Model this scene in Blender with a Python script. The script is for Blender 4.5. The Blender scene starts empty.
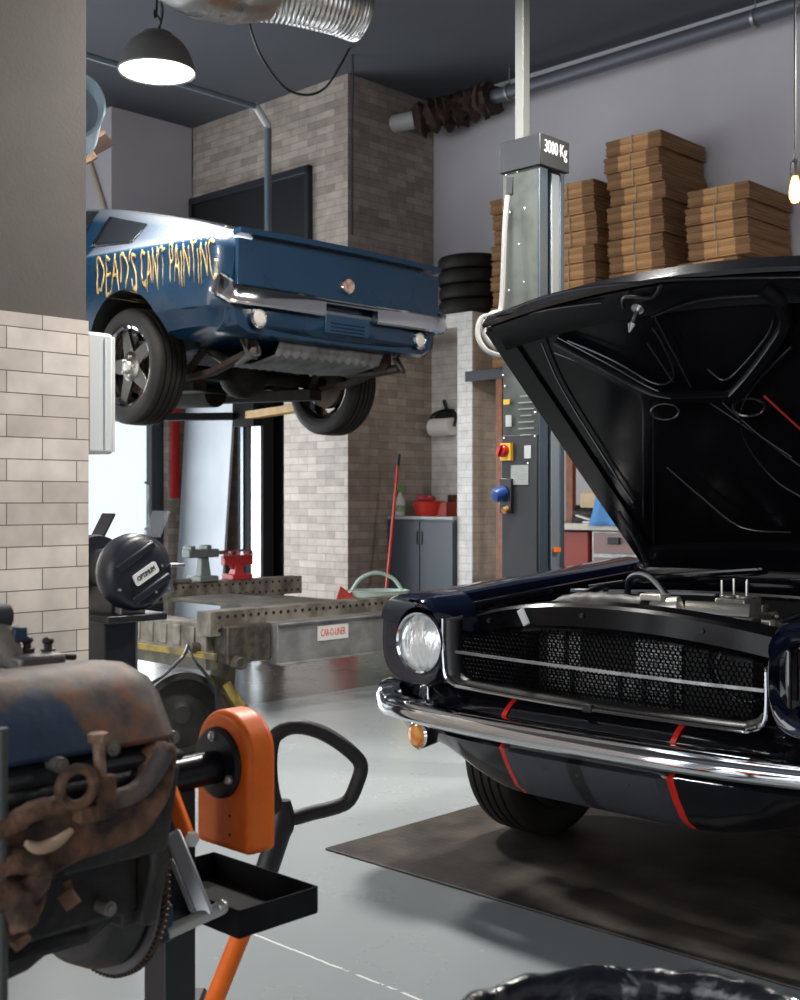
import bpy, bmesh, math, random
from mathutils import Vector, Matrix, Euler
from mathutils.bvhtree import BVHTree
random.seed(7)
sc = bpy.context.scene
COL = sc.collection
RAD = math.radians
ROOM = RAD(-43.8)                       # the room and the cars stand at 43.8 degrees to the view
AX = Vector((math.cos(ROOM), math.sin(ROOM), 0))      # room "a" axis
BX = Vector((-math.sin(ROOM), math.cos(ROOM), 0))     # room "b" axis
def RW(a, b, z=0.0): return AX*a + BX*b + Vector((0, 0, z))
def W(px, py, Y): return Vector(((px-400)/1200*Y, Y, 1.2-(py-500)/1200*Y))

# ------------------------------------------------------------ materials
MATS = {}
def mat(name, c1, rough=0.5, metal=0.0, c2=None, scale=8, detail=4, bump=0.0, bscale=None, coat=0.0,
        r2=None, emit=0.0, spec=0.5, lo=0.4, hi=0.6, stretch=None, bdist=0.01):
    if name in MATS: return MATS[name]
    m = bpy.data.materials.new(name); m.use_nodes = True
    nt = m.node_tree; N = nt.nodes; L = nt.links
    p = N['Principled BSDF']
    p.inputs['Base Color'].default_value = (*c1, 1)
    p.inputs['Roughness'].default_value = rough
    p.inputs['Metallic'].default_value = metal
    p.inputs['Specular IOR Level'].default_value = spec
    if coat: p.inputs['Coat Weight'].default_value = coat; p.inputs['Coat Roughness'].default_value = 0.04
    if emit:
        p.inputs['Emission Color'].default_value = (*c1, 1); p.inputs['Emission Strength'].default_value = emit
    if c2 is not None or bump or r2 is not None:
        tc = N.new('ShaderNodeTexCoord'); mp = N.new('ShaderNodeMapping')
        L.new(tc.outputs['Object'], mp.inputs['Vector'])
        if stretch: mp.inputs['Scale'].default_value = stretch
        if c2 is not None or r2 is not None:
            n = N.new('ShaderNodeTexNoise'); n.inputs['Scale'].default_value = scale; n.inputs['Detail'].default_value = detail
            L.new(mp.outputs[0], n.inputs['Vector'])
            mr = N.new('ShaderNodeMapRange'); mr.inputs[1].default_value = lo; mr.inputs[2].default_value = hi
            L.new(n.outputs[0], mr.inputs[0])
            if c2 is not None:
                mx = N.new('ShaderNodeMix'); mx.data_type = 'RGBA'
                mx.inputs[6].default_value = (*c1, 1); mx.inputs[7].default_value = (*c2, 1)
                L.new(mr.outputs[0], mx.inputs[0]); L.new(mx.outputs[2], p.inputs['Base Color'])
            if r2 is not None:
                m2 = N.new('ShaderNodeMapRange'); m2.inputs[3].default_value = rough; m2.inputs[4].default_value = r2
                L.new(mr.outputs[0], m2.inputs[0]); L.new(m2.outputs[0], p.inputs['Roughness'])
        if bump:
            nb = N.new('ShaderNodeTexNoise'); nb.inputs['Scale'].default_value = bscale or scale*3; nb.inputs['Detail'].default_value = 5
            L.new(mp.outputs[0], nb.inputs['Vector'])
            b = N.new('ShaderNodeBump'); b.inputs['Strength'].default_value = bump; b.inputs['Distance'].default_value = bdist
            L.new(nb.outputs[0], b.inputs['Height']); L.new(b.outputs[0], p.inputs['Normal'])
    MATS[name] = m
    return m

def brick_mat(name, ca, cb, mortar, bw=0.25, bh=0.07, axis='x', rough=0.7):
    """tile courses; object coords, u = chosen horizontal axis, v = z"""
    if name in MATS: return MATS[name]
    m = bpy.data.materials.new(name); m.use_nodes = True
    nt = m.node_tree; N = nt.nodes; L = nt.links; p = N['Principled BSDF']; p.inputs['Roughness'].default_value = rough
    tc = N.new('ShaderNodeTexCoord'); sep = N.new('ShaderNodeSeparateXYZ'); cmb = N.new('ShaderNodeCombineXYZ')
    L.new(tc.outputs['Object'], sep.inputs[0])
    ge = N.new('ShaderNodeNewGeometry')
    # use x along faces whose object normal points along y, y otherwise
    sn = N.new('ShaderNodeSeparateXYZ'); L.new(tc.outputs['Normal'], sn.inputs[0])
    ab = N.new('ShaderNodeMath'); ab.operation = 'ABSOLUTE'; L.new(sn.outputs[0], ab.inputs[0])
    gt = N.new('ShaderNodeMath'); gt.operation = 'GREATER_THAN'; gt.inputs[1].default_value = 0.5; L.new(ab.outputs[0], gt.inputs[0])
    mu = N.new('ShaderNodeMix'); mu.data_type = 'FLOAT'
    L.new(gt.outputs[0], mu.inputs[0]); L.new(sep.outputs[0], mu.inputs[2]); L.new(sep.outputs[1], mu.inputs[3])
    L.new(mu.outputs[0], cmb.inputs[0]); L.new(sep.outputs[2], cmb.inputs[1])
    br = N.new('ShaderNodeTexBrick'); br.inputs['Scale'].default_value = 1.0
    br.inputs['Brick Width'].default_value = bw; br.inputs['Row Height'].default_value = bh
    br.inputs['Mortar Size'].default_value = 0.0022; br.inputs['Mortar Smooth'].default_value = 0.3
    br.inputs['Color1'].default_value = (*ca, 1); br.inputs['Color2'].default_value = (*cb, 1); br.inputs['Mortar'].default_value = (*mortar, 1)
    br.inputs['Bias'].default_value = -0.1
    L.new(cmb.outputs[0], br.inputs['Vector'])
    n = N.new('ShaderNodeTexNoise'); n.inputs['Scale'].default_value = 9; n.inputs['Detail'].default_value = 5
    L.new(tc.outputs['Object'], n.inputs['Vector'])
    mr = N.new('ShaderNodeMapRange'); mr.inputs[1].default_value = .3; mr.inputs[2].default_value = .7; mr.inputs[3].default_value = .82; mr.inputs[4].default_value = 1.1
    L.new(n.outputs[0], mr.inputs[0])
    mx = N.new('ShaderNodeMix'); mx.data_type = 'RGBA'; mx.blend_type = 'MULTIPLY'; mx.inputs[0].default_value = 1
    L.new(br.outputs['Color'], mx.inputs[6]); L.new(mr.outputs[0], mx.inputs[7]); L.new(mx.outputs[2], p.inputs['Base Color'])
    b = N.new('ShaderNodeBump'); b.inputs['Strength'].default_value = .5; b.inputs['Distance'].default_value = .004; b.invert = True
    L.new(br.outputs['Fac'], b.inputs['Height']); L.new(b.outputs[0], p.inputs['Normal'])
    MATS[name] = m
    return m

# ------------------------------------------------------------ mesh builder
class MB:
    def __init__(s): s.bm = bmesh.new()
    def box(s, c, size, rot=None, taper=None):
        hx, hy, hz = [v/2 for v in size]
        M = Euler(rot).to_matrix() if rot else Matrix.Identity(3)
        vs = []
        for z in (-hz, hz):
            k = (taper if (taper and z > 0) else 1)
            for x, y in ((-hx, -hy), (hx, -hy), (hx, hy), (-hx, hy)):
                vs.append(s.bm.verts.new(Vector(c) + M @ Vector((x*k, y*k, z))))
        for f in ((3, 2, 1, 0), (4, 5, 6, 7), (0, 1, 5, 4), (1, 2, 6, 5), (2, 3, 7, 6), (3, 0, 4, 7)):
            s.bm.faces.new([vs[i] for i in f])
        return s
    def cyl(s, p0, p1, r, r2=None, seg=20, caps=True):
        p0, p1 = Vector(p0), Vector(p1); r2 = r if r2 is None else r2
        d = (p1-p0).normalized(); q = d.to_track_quat('Z', 'Y').to_matrix()
        rings = []
        for p, rr in ((p0, r), (p1, r2)):
            rings.append([s.bm.verts.new(p + q @ Vector((math.cos(2*math.pi*i/seg)*rr, math.sin(2*math.pi*i/seg)*rr, 0))) for i in range(seg)])
        for i in range(seg):
            j = (i+1) % seg
            s.bm.faces.new((rings[0][i], rings[0][j], rings[1][j], rings[1][i]))
        if caps:
            s.bm.faces.new(rings[0][::-1]); s.bm.faces.new(rings[1])
        return s
    def lathe(s, prof, c=(0, 0, 0), axis=(0, 0, 1), seg=32, sx=1.0, sy=1.0, close=False):
        """prof: list of (r, h) along axis"""
        q = Vector(axis).normalized().to_track_quat('Z', 'Y').to_matrix(); c = Vector(c); rings = []
        for r, h in prof:
            if r < 1e-5: rings.append([s.bm.verts.new(c + q @ Vector((0, 0, h)))])
            else: rings.append([s.bm.verts.new(c + q @ Vector((math.cos(2*math.pi*i/seg)*r*sx, math.sin(2*math.pi*i/seg)*r*sy, h))) for i in range(seg)])
        if close: rings.append(rings[0])
        for a, b in zip(rings, rings[1:]):
            for i in range(seg):
                j = (i+1) % seg
                if len(a) == 1 and len(b) == 1: continue
                if len(a) == 1: s.bm.faces.new((a[0], b[j], b[i]))
                elif len(b) == 1: s.bm.faces.new((a[i], a[j], b[0]))
                else: s.bm.faces.new((a[i], a[j], b[j], b[i]))
        return s
    def sweep(s, pts, prof, up=(0, 0, 1), closed=False, cap=True, scales=None):
        """prof list of (u,v): u along side, v along up"""
        pts = [Vector(p) for p in pts]; n = len(pts); rings = []; up = Vector(up)
        last = None
        for i, p in enumerate(pts):
            if closed: t = (pts[(i+1) % n]-pts[i-1])
            else: t = pts[min(i+1, n-1)]-pts[max(i-1, 0)]
            t.normalize()
            u = t.cross(up)
            if u.length < 1e-3: u = last if last else Vector((1, 0, 0))
            u.normalize(); v = u.cross(t).normalized(); last = u
            k = scales[i] if scales else 1
            rings.append([s.bm.verts.new(p + u*a*k + v*b*k) for a, b in prof])
        m = len(prof)
        rng = range(n) if closed else range(n-1)
        for i in rng:
            A, B = rings[i], rings[(i+1) % n]
            for k in range(m):
                l = (k+1) % m
                s.bm.faces.new((A[k], A[l], B[l], B[k]))
        if cap and not closed:
            s.bm.faces.new(rings[0][::-1]); s.bm.faces.new(rings[-1])
        return s
    def tube(s, pts, r, seg=10, closed=False, smooth=0, scales=None):
        pts = smoothpts(pts, smooth, closed) if smooth else pts
        # parallel transport frames
        P = [Vector(p) for p in pts]; n = len(P); rings = []
        t0 = (P[1]-P[0]).normalized(); u = t0.orthogonal().normalized()
        for i in range(n):
            t = ((P[(i+1) % n]-P[i-1]) if closed else (P[min(i+1, n-1)]-P[max(i-1, 0)])).normalized()
            u = (u - t*u.dot(t)).normalized(); v = t.cross(u)
            rr = r*(scales[i] if scales else 1)
            rings.append([s.bm.verts.new(P[i] + u*math.cos(2*math.pi*k/seg)*rr + v*math.sin(2*math.pi*k/seg)*rr) for k in range(seg)])
        for i in (range(n) if closed else range(n-1)):
            A, B = rings[i], rings[(i+1) % n]
            for k in range(seg):
                l = (k+1) % seg
                s.bm.faces.new((A[k], A[l], B[l], B[k]))
        if not closed: s.bm.faces.new(rings[0][::-1]); s.bm.faces.new(rings[-1])
        return s
    def prism(s, poly, d, M=None):
        """poly (x,y) extruded in local z by d, M 4x4"""
        M = M or Matrix.Identity(4)
        a = [s.bm.verts.new(M @ Vector((x, y, 0))) for x, y in poly]
        b = [s.bm.verts.new(M @ Vector((x, y, d))) for x, y in poly]
        s.bm.faces.new(a[::-1]); s.bm.faces.new(b); n = len(poly)
        for i in range(n):
            j = (i+1) % n; s.bm.faces.new((a[i], a[j], b[j], b[i]))
        return s
    def grid(s, rows, thick=None):
        R = [[s.bm.verts.new(p) for p in r] for r in rows]
        for A, B in zip(R, R[1:]):
            for k in range(len(A)-1):
                s.bm.faces.new((A[k], A[k+1], B[k+1], B[k]))
        return s
    def ball(s, c, r, sc=(1, 1, 1), seg=16):
        M = Matrix.Translation(c) @ Matrix.Diagonal((sc[0], sc[1], sc[2], 1))
        bmesh.ops.create_uvsphere(s.bm, u_segments=seg, v_segments=seg//2+2, radius=r, matrix=M)
        return s
    def build(s, name, m, parent=None, bevel=0.0, smooth=True, loc=None, rotz=None, solid=0.0, subsurf=0, ang=35, rough=0.0, segs=2, fix=True):
        if fix: bmesh.ops.recalc_face_normals(s.bm, faces=s.bm.faces)
        if rough:
            rnd = random.Random(hash(name) % 999 if False else len(name)*13)
            for v in s.bm.verts: v.co += Vector((rnd.uniform(-1, 1), rnd.uniform(-1, 1), rnd.uniform(-1, 1)))*rough
        me = bpy.data.meshes.new(name); s.bm.to_mesh(me); s.bm.free()
        if smooth:
            for p in me.polygons: p.use_smooth = True
            me.set_sharp_from_angle(angle=RAD(ang))
        me.materials.append(m)
        o = bpy.data.objects.new(name, me); COL.objects.link(o)
        if parent is not None: o.parent = parent
        if loc is not None: o.location = loc
        if rotz is not None: o.rotation_euler = (0, 0, rotz)
        if solid:
            md = o.modifiers.new('s', 'SOLIDIFY'); md.thickness = solid; md.offset = 0
        if bevel:
            md = o.modifiers.new('b', 'BEVEL'); md.width = bevel; md.segments = segs; md.limit_method = 'ANGLE'; md.angle_limit = RAD(40)
        if subsurf:
            md = o.modifiers.new('u', 'SUBSURF'); md.levels = subsurf; md.render_levels = subsurf
        return o

def smoothpts(pts, k, closed=False):
    P = [Vector(p) for p in pts]; n = len(P); out = []
    for i in (range(n) if closed else range(n-1)):
        if closed: a, b, c, d = P[i-1], P[i], P[(i+1) % n], P[(i+2) % n]
        else: a, b, c, d = P[max(i-1, 0)], P[i], P[i+1], P[min(i+2, n-1)]
        for j in range(k):
            t = j/k
            out.append(0.5*((2*b)+(c-a)*t+(2*a-5*b+4*c-d)*t*t+(3*b-a-3*c+d)*t*t*t))
    if not closed: out.append(P[-1])
    return out

def tag(o, label, cat, group=None, kind=None):
    if label: o['label'] = label
    if cat: o['category'] = cat
    if group: o['group'] = group
    if kind: o['kind'] = kind
    return o
def thing(name, loc, label, cat, rotz=0.0, group=None):
    o = bpy.data.objects.new(name, None); COL.objects.link(o); o.empty_display_size = .1
    o.location = loc; o.rotation_euler = (0, 0, rotz)
    return tag(o, label, cat, group)
def struct(o): o['kind'] = 'structure'; return o
def copy_tree(o, parent=None):
    c = o.copy(); COL.objects.link(c)
    if parent is not None: c.parent = parent
    for ch in [x for x in o.children]: copy_tree(ch, c)
    return c
def text_mesh(body, size, name, m, parent=None, M=None, ext=0.001, sx=1.0, align='CENTER', keep=True):
    cu = bpy.data.curves.new(name, 'FONT'); cu.body = body; cu.size = size; cu.extrude = ext; cu.align_x = align; cu.align_y = 'CENTER'
    t = bpy.data.objects.new(name, cu); COL.objects.link(t)
    dg = bpy.context.evaluated_depsgraph_get(); dg.update()
    me = bpy.data.meshes.new_from_object(t.evaluated_get(dg)); me.name = name
    bpy.data.objects.remove(t); bpy.data.curves.remove(cu)
    me.transform(Matrix.Diagonal((sx, 1, 1, 1)))
    if M: me.transform(M)
    me.materials.clear(); me.materials.append(m)
    o = bpy.data.objects.new(name, me); COL.objects.link(o)
    if parent is not None: o.parent = parent
    return o
def apply_bool(o, cutters):
    """cut and bake, leaving no helper behind"""
    for c in cutters:
        md = o.modifiers.new('x', 'BOOLEAN'); md.operation = 'DIFFERENCE'; md.object = c; md.solver = 'EXACT'; md.material_mode = 'TRANSFER'
    dg = bpy.context.evaluated_depsgraph_get(); dg.update()
    me = bpy.data.meshes.new_from_object(o.evaluated_get(dg))
    o.modifiers.clear(); old = o.data; nm = old.name; o.data = me; bpy.data.meshes.remove(old); me.name = nm
    for c in cutters:
        d = c.data; bpy.data.objects.remove(c); bpy.data.meshes.remove(d)
    me.set_sharp_from_angle(angle=RAD(32))
    return o
def FX(M): return M
# frame whose local XY plane faces room -b (front) or +a, for texts and discs: columns = x,y,z axes
def frame(o, x, y):
    x = Vector(x).normalized(); y = Vector(y).normalized(); z = x.cross(y)
    return Matrix(((x.x, y.x, z.x, o[0]), (x.y, y.y, z.y, o[1]), (x.z, y.z, z.z, o[2]), (0, 0, 0, 1)))

# common materials
M_chrome = mat('chrome', (.66, .67, .69), .07, 1.0)
M_steel = mat('brushed_steel', (.45, .46, .47), .35, 1.0, c2=(.3, .3, .31), scale=14, r2=.5)
M_galv = mat('galvanised_steel', (.42, .43, .42), .38, .85, c2=(.3, .31, .30), scale=10, r2=.55)
M_black = mat('black_satin', (.012, .013, .017), .38, 0, bump=.05, bscale=60)
M_blackgloss = mat('black_paint', (.004, .004, .006), .07, 0, coat=1.0, c2=(.006, .006, .009), scale=3, r2=.12)
M_under = mat('black_underside', (.003, .003, .004), .16, 0, spec=.16, c2=(.004, .004, .005), scale=4, r2=.26, bump=.12, bscale=7)
M_rubber = mat('tyre_rubber', (.009, .008, .007), .65, 0, spec=.3, c2=(.017, .015, .012), scale=6)
M_dark = mat('dark_void', (.008, .008, .009), .7)
M_blue = mat('blue_car_paint', (.0025, .021, .050), .24, 0.0, coat=.25, spec=.4, c2=(.003, .026, .060), scale=2, r2=.32)
M_orange = mat('orange_paint', (1.0, .185, .008), .42, c2=(.95, .165, .008), scale=30, bump=.08, bscale=140, bdist=.001)
M_rust = mat('rusty_iron', (.035, .022, .017), .85, .1, c2=(.20, .10, .055), scale=18, detail=8, bump=1.0, bscale=45, lo=.42, hi=.62)
M_grease = mat('greasy_iron', (.011, .011, .013), .5, .2, c2=(.028, .024, .020), scale=20, detail=6, bump=.5, bscale=35)
M_bolt = mat('zinc_bolt', (.8, .78, .72), .3, .9)
M_white = mat('white_plastic', (.62, .65, .65), .4)
# pale grey on upward faces, painting in the bright reflection along the raised car's roof
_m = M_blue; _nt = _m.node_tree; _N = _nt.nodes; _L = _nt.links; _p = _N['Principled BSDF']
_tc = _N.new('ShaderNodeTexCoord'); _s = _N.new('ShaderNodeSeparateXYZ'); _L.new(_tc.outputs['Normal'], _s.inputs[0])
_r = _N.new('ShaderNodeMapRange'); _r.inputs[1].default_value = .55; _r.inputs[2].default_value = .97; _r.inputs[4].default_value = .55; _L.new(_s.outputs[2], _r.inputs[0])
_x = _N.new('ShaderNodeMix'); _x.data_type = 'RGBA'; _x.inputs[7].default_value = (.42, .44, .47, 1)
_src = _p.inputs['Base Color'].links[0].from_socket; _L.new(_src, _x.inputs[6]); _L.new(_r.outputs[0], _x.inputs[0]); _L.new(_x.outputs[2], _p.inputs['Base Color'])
# ------------------------------------------------------------ the room (objects in room frame, rotated by ROOM)
H = 5.11
Wall_lilac = mat('wall_paint', (.58, .56, .59), .8, c2=(.54, .52, .55), scale=1.2, bump=.05, bscale=60)
Wall_grey = mat('pillar_paint', (.092, .080, .071), .75, c2=(.102, .090, .080), scale=3, bump=.08, bscale=90)
Brick_light = brick_mat('pillar_tiles', (.72, .65, .58), (.55, .485, .43), (.19, .165, .145))
Brick_tower = brick_mat('tower_tiles', (.46, .395, .345), (.29, .245, .21), (.17, .14, .125), rough=.6)
Brick_beige = brick_mat('partition_tiles', (.78, .68, .54), (.68, .58, .46), (.42, .36, .30), rough=.6)
Brick_white = brick_mat('white_tiles', (.92, .90, .87), (.86, .84, .81), (.5, .5, .48), rough=.5)
Ceil_m = mat('ceiling_paint', (.075, .082, .098), .7, c2=(.082, .09, .106), scale=.7)

def rbox(name, m, a0, a1, b0, b1, z0, z1, **k):
    """box in room axes; its object coords are the room's own a, b, z"""
    mb = MB(); mb.box(((a0+a1)/2, (b0+b1)/2, (z0+z1)/2), (a1-a0, b1-b0, z1-z0))
    return mb.build(name, m, rotz=ROOM, smooth=False, **k)

# floor: grey paint in front bays, dark polished tiles in the bay at the back left
fm = bpy.data.materials.new('floor_paint'); fm.use_nodes = True
nt = fm.node_tree; N = nt.nodes; L = nt.links; p = N['Principled BSDF']
tc = N.new('ShaderNodeTexCoord'); sp = N.new('ShaderNodeSeparateXYZ'); L.new(tc.outputs['Object'], sp.inputs[0])
n1 = N.new('ShaderNodeTexNoise'); n1.inputs['Scale'].default_value = 1.3; n1.inputs['Detail'].default_value = 6; L.new(tc.outputs['Object'], n1.inputs['Vector'])
cr = N.new('ShaderNodeMix'); cr.data_type = 'RGBA'; cr.inputs[6].default_value = (.28, .31, .325, 1); cr.inputs[7].default_value = (.32, .352, .366, 1); L.new(n1.outputs[0], cr.inputs[0])
n2 = N.new('ShaderNodeTexNoise'); n2.inputs['Scale'].default_value = 3; n2.inputs['Detail'].default_value = 8; L.new(tc.outputs['Object'], n2.inputs['Vector'])
dk = N.new('ShaderNodeMix'); dk.data_type = 'RGBA'; dk.inputs[6].default_value = (.060, .052, .046, 1); dk.inputs[7].default_value = (.10, .088, .078, 1); L.new(n2.outputs[0], dk.inputs[0])
def cmp(inp, thr, op='GREATER_THAN'):
    c = N.new('ShaderNodeMath'); c.operation = op; c.inputs[1].default_value = thr; L.new(inp, c.inputs[0]); return c.outputs[0]
def band(inp, c0, w):
    s_ = N.new('ShaderNodeMath'); s_.operation = 'SUBTRACT'; s_.inputs[1].default_value = c0; L.new(inp, s_.inputs[0])
    a_ = N.new('ShaderNodeMath'); a_.operation = 'ABSOLUTE'; L.new(s_.outputs[0], a_.inputs[0])
    return cmp(a_.outputs[0], w, 'LESS_THAN')
mz = N.new('ShaderNodeMix'); mz.data_type = 'RGBA'; L.new(cmp(sp.outputs[0], -5.5, 'LESS_THAN'), mz.inputs[0])
L.new(cr.outputs[2], mz.inputs[6]); L.new(dk.outputs[2], mz.inputs[7])
# worn white joint line across the paint
n3 = N.new('ShaderNodeTexNoise'); n3.inputs['Scale'].default_value = 22; n3.inputs['Detail'].default_value = 5; L.new(tc.outputs['Object'], n3.inputs['Vector'])
wob = N.new('ShaderNodeMath'); wob.operation = 'MULTIPLY_ADD'; wob.inputs[1].default_value = .012; L.new(n3.outputs[0], wob.inputs[0]); L.new(sp.outputs[1], wob.inputs[2])
jn = N.new('ShaderNodeMath'); jn.operation = 'MULTIPLY'; L.new(band(wob.outputs[0], 2.12, .004), jn.inputs[0])
L.new(cmp(n3.outputs[0], .38), jn.inputs[1])
mj = N.new('ShaderNodeMix'); mj.data_type = 'RGBA'; L.new(jn.outputs[0], mj.inputs[0]); L.new(mz.outputs[2], mj.inputs[6]); mj.inputs[7].default_value = (.75, .76, .74, 1)
L.new(mj.outputs[2], p.inputs['Base Color'])
rr = N.new('ShaderNodeMapRange'); rr.inputs[3].default_value = .20; rr.inputs[4].default_value = .34; L.new(n1.outputs[0], rr.inputs[0])
L.new(rr.outputs[0], p.inputs['Roughness'])
bb = N.new('ShaderNodeBump'); bb.inputs['Strength'].default_value = .0; bb.inputs['Distance'].default_value = .004; L.new(n2.outputs[0], bb.inputs['Height']); L.new(bb.outputs[0], p.inputs['Normal'])
A0, A1, B0, B1 = -12.2, 5.0, -5.0, 8.77
struct(rbox('floor', fm, A0, A1, B0, B1, -.1, 0))
struct(rbox('ceiling', Ceil_m, A0, A1, B0, B1, H, H+.1))
struct(rbox('wall_back', Wall_lilac, A0, A1, B1, B1+.15, 0, H))
struct(rbox('wall_right', Wall_lilac, A1, A1+.15, B0, B1, 0, H))
# brick tower
struct(rbox('wall_tower', Brick_tower, -10.3, -7.95, 7.6, B1, 0, H))
# glazed left side: piers and lintel round the glass door
struct(rbox('wall_left_pier', Brick_tower, -10.55, -10.3, 7.28, 7.6, 0, 2.9))
struct(rbox('wall_left_lintel', Wall_lilac, -12.2, -10.32, 6.62, 7.6, 2.9, H))
mb = MB()
mb.box(((-12.35), 1.8, 4.0), (.15, 13.7, 2.25)); mb.box((-12.35, -3.3, 1.45), (.15, 3.5, 2.9)); mb.box((-12.35, 8.84, 1.45), (.15, .14, 2.9))
struct(mb.build('wall_left', Wall_lilac, rotz=ROOM, smooth=False))
# front wall with the two open roller-door bays behind the camera
mb = MB()
for a0, a1 in ((-12.35, -11.4), (-4.7, -4.0), (3.6, 5.15)): mb.box(((a0+a1)/2, B0-.1, 2.0), (a1-a0, .2, 4.0))
mb.box((-3.6, B0-.1, 4.55), (17.5, .2, 1.12))
struct(mb.build('wall_front', Wall_lilac, rotz=ROOM, smooth=False))
# near pillar: tiles up to 1.8 m, dark paint above
struct(rbox('wall_pillar_tiles', Brick_light, -4.3, -3.52, -.9, 2.17, 0, 1.797))
struct(rbox('wall_pillar', Wall_grey, -4.29, -3.526, -.9, 2.164, 1.797, H))

# glass door beside the pier
gl = bpy.data.materials.new('door_glass'); gl.use_nodes = True; nt = gl.node_tree; N = nt.nodes; L = nt.links
N.remove(N['Principled BSDF']); t = N.new('ShaderNodeBsdfTransparent'); t.inputs[0].default_value = (.93, .96, .97, 1)
g = N.new('ShaderNodeBsdfGlossy'); g.inputs['Roughness'].default_value = .02; mx = N.new('ShaderNodeMixShader'); mx.inputs[0].default_value = .08
L.new(t.outputs[0], mx.inputs[1]); L.new(g.outputs[0], mx.inputs[2]); L.new(mx.outputs[0], N['Material Output'].inputs[0])
MATS['door_glass'] = gl
D_frame = mat('door_frame_paint', (.02, .025, .032), .4)
d = thing('door_1', RW(-10.42, 0, 0), None, None, ROOM); d['kind'] = 'structure'
mb = MB(); mb.box((0, 7.20, 1.45), (.10, .14, 2.9)); mb.box((0, 4.0, 2.85), (.10, 6.3, .1)); mb.box((0, 4.0, .05), (.10, 6.3, .1)); mb.box((0, 4.4, 1.45), (.09, .09, 2.9)); mb.box((0, .9, 1.45), (.1, .1, 2.9))
o = mb.build('door_frame', D_frame, d, bevel=.004); o['kind'] = 'structure'
mb = MB(); mb.box((0, 4.0, 1.45), (.012, 6.2, 2.72)); o = mb.build('door_pane', gl, d, smooth=False); o['kind'] = 'structure'
mb = MB(); mb.tube([(.05, 7.05, .9), (.11, 7.05, .93), (.11, 7.05, 1.35), (.05, 7.05, 1.38)], .014); o = mb.build('door_handle', M_steel, d); o['kind'] = 'structure'
# pale pavement outside
struct(rbox('floor_outside', mat('pavement', (.6, .6, .58), .8, c2=(.5, .5, .49), scale=2), -22, -12.2, -8, 12, -.12, -.02))
# red strip on the pier
mb = MB(); mb.box((0, 0, 0), (.025, .10, 1.0))
tag(mb.build('red_sign_board', mat('sign_red', (.62, .03, .03), .4), loc=RW(-10.285, 7.36, 1.72), rotz=ROOM, bevel=.004), 'narrow vertical red board on the brick pier beside the glass door', 'sign')
# dark high window in the tower
wn = thing('window_1', RW(-9.0, 7.6, 4.02), None, None, ROOM); wn['kind'] = 'structure'
mb = MB()
for c, s_ in (((0, -.02, .59), (2.2, .06, .07)), ((0, -.02, -1.2), (2.2, .06, .07)), ((-1.07, -.02, -.3), (.06, .06, 1.85)), ((1.07, -.02, -.3), (.06, .06, 1.85))): mb.box(c, s_)
o = mb.build('window_frame', D_frame, wn, bevel=.004); o['kind'] = 'structure'
mb = MB(); mb.box((0, -.008, -.3), (2.1, .012, 1.8)); o = mb.build('window_pane', mat('dark_glass', (.010, .011, .013), .45), wn, smooth=False); o['kind'] = 'structure'
wn.location = RW(-9.365, 7.59, 3.73); wn.scale = (.85, 1, 1)
# leaning pale sheet by the tower
mb = MB(); mb.prism([(-.46, 0), (.30, 0), (.44, 2.6), (-.36, 2.6)], .03, Matrix.Rotation(RAD(90), 4, 'X'))
o = mb.build('frosted_sheet', mat('frosted_sheet', (.26, .29, .32), .5, c2=(.31, .34, .37), scale=1.5), loc=RW(-9.80, 7.36, 0), bevel=.003)
o.rotation_euler = (RAD(-2.2), 0, ROOM)
tag(o, 'tall frosted white sheet leaning against the brick tower behind the bench', 'panel')

# recess: tiled back, slab on a tiled partition
struct(rbox('wall_recess_back', Brick_white, -7.95, -7.09, 8.74, 8.77, 0, 2.757))
struct(rbox('wall_partition', Brick_beige, -7.10, -6.94, 8.18, 8.77, 0, 2.757))
struct(rbox('wall_partition_end', Brick_white, -7.11, -6.935, 8.16, 8.18, 0, 2.757))
struct(rbox('ceiling_recess', Brick_white, -7.95, -6.935, 8.16, 8.77, 2.757, 2.884))

# ceiling pipes
Pipe_dk = mat('grey_pipe', (.12, .125, .15), .45, .3)
p0, p1 = RW(-8.15, 8.52, 4.88), RW(2.0, 8.52, 4.93)
t = thing('ceiling_pipe', p0, 'long grey pipe running along the back wall below the ceiling', 'pipe')
mb = MB(); q0 = RW(-7.35, 8.52, 4.885)-p0; mb.cyl(q0, p1-p0, .065, seg=20); mb.build('pipe', Pipe_dk, t)
for a in (-6.8, -4.4, -2.0):
    mb = MB(); mb.cyl(RW(a-.012, 8.52, 4.89)-p0, RW(a+.012, 8.52, 4.89)-p0, .076); mb.cyl(RW(a, 8.52, 4.95)-p0, RW(a, 8.52, H)-p0, .006, seg=8); mb.build('hanger', M_galv, t)
mb = MB(); mb.cyl(RW(-8.4, 8.0, 4.72)-p0, RW(-7.6, 8.42, 4.84)-p0, .085, .085)
mb.build('pipe_stub', mat('white_pipe', (.5, .5, .49), .5), t)
mb = MB(); rnd = random.Random(3)
pp = [RW(-7.75, 8.32, 4.79), RW(-7.55, 8.44, 4.84), RW(-7.4, 8.48, 4.86), RW(-7.2, 8.51, 4.88), RW(-7.0, 8.52, 4.885)]
P = smoothpts([q-p0 for q in pp], 6); mb.tube(P, .13, seg=14, scales=[1+.25*math.sin(i*1.9) for i in range(len(P))])
for v in mb.bm.verts: v.co += Vector((rnd.uniform(-1, 1), rnd.uniform(-1, 1), rnd.uniform(-1, 1)))*.035
mb.build('torn_lagging', mat('brown_lagging', (.035, .02, .016), .9, c2=(.08, .045, .035), scale=30, bump=.6), t)

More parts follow.
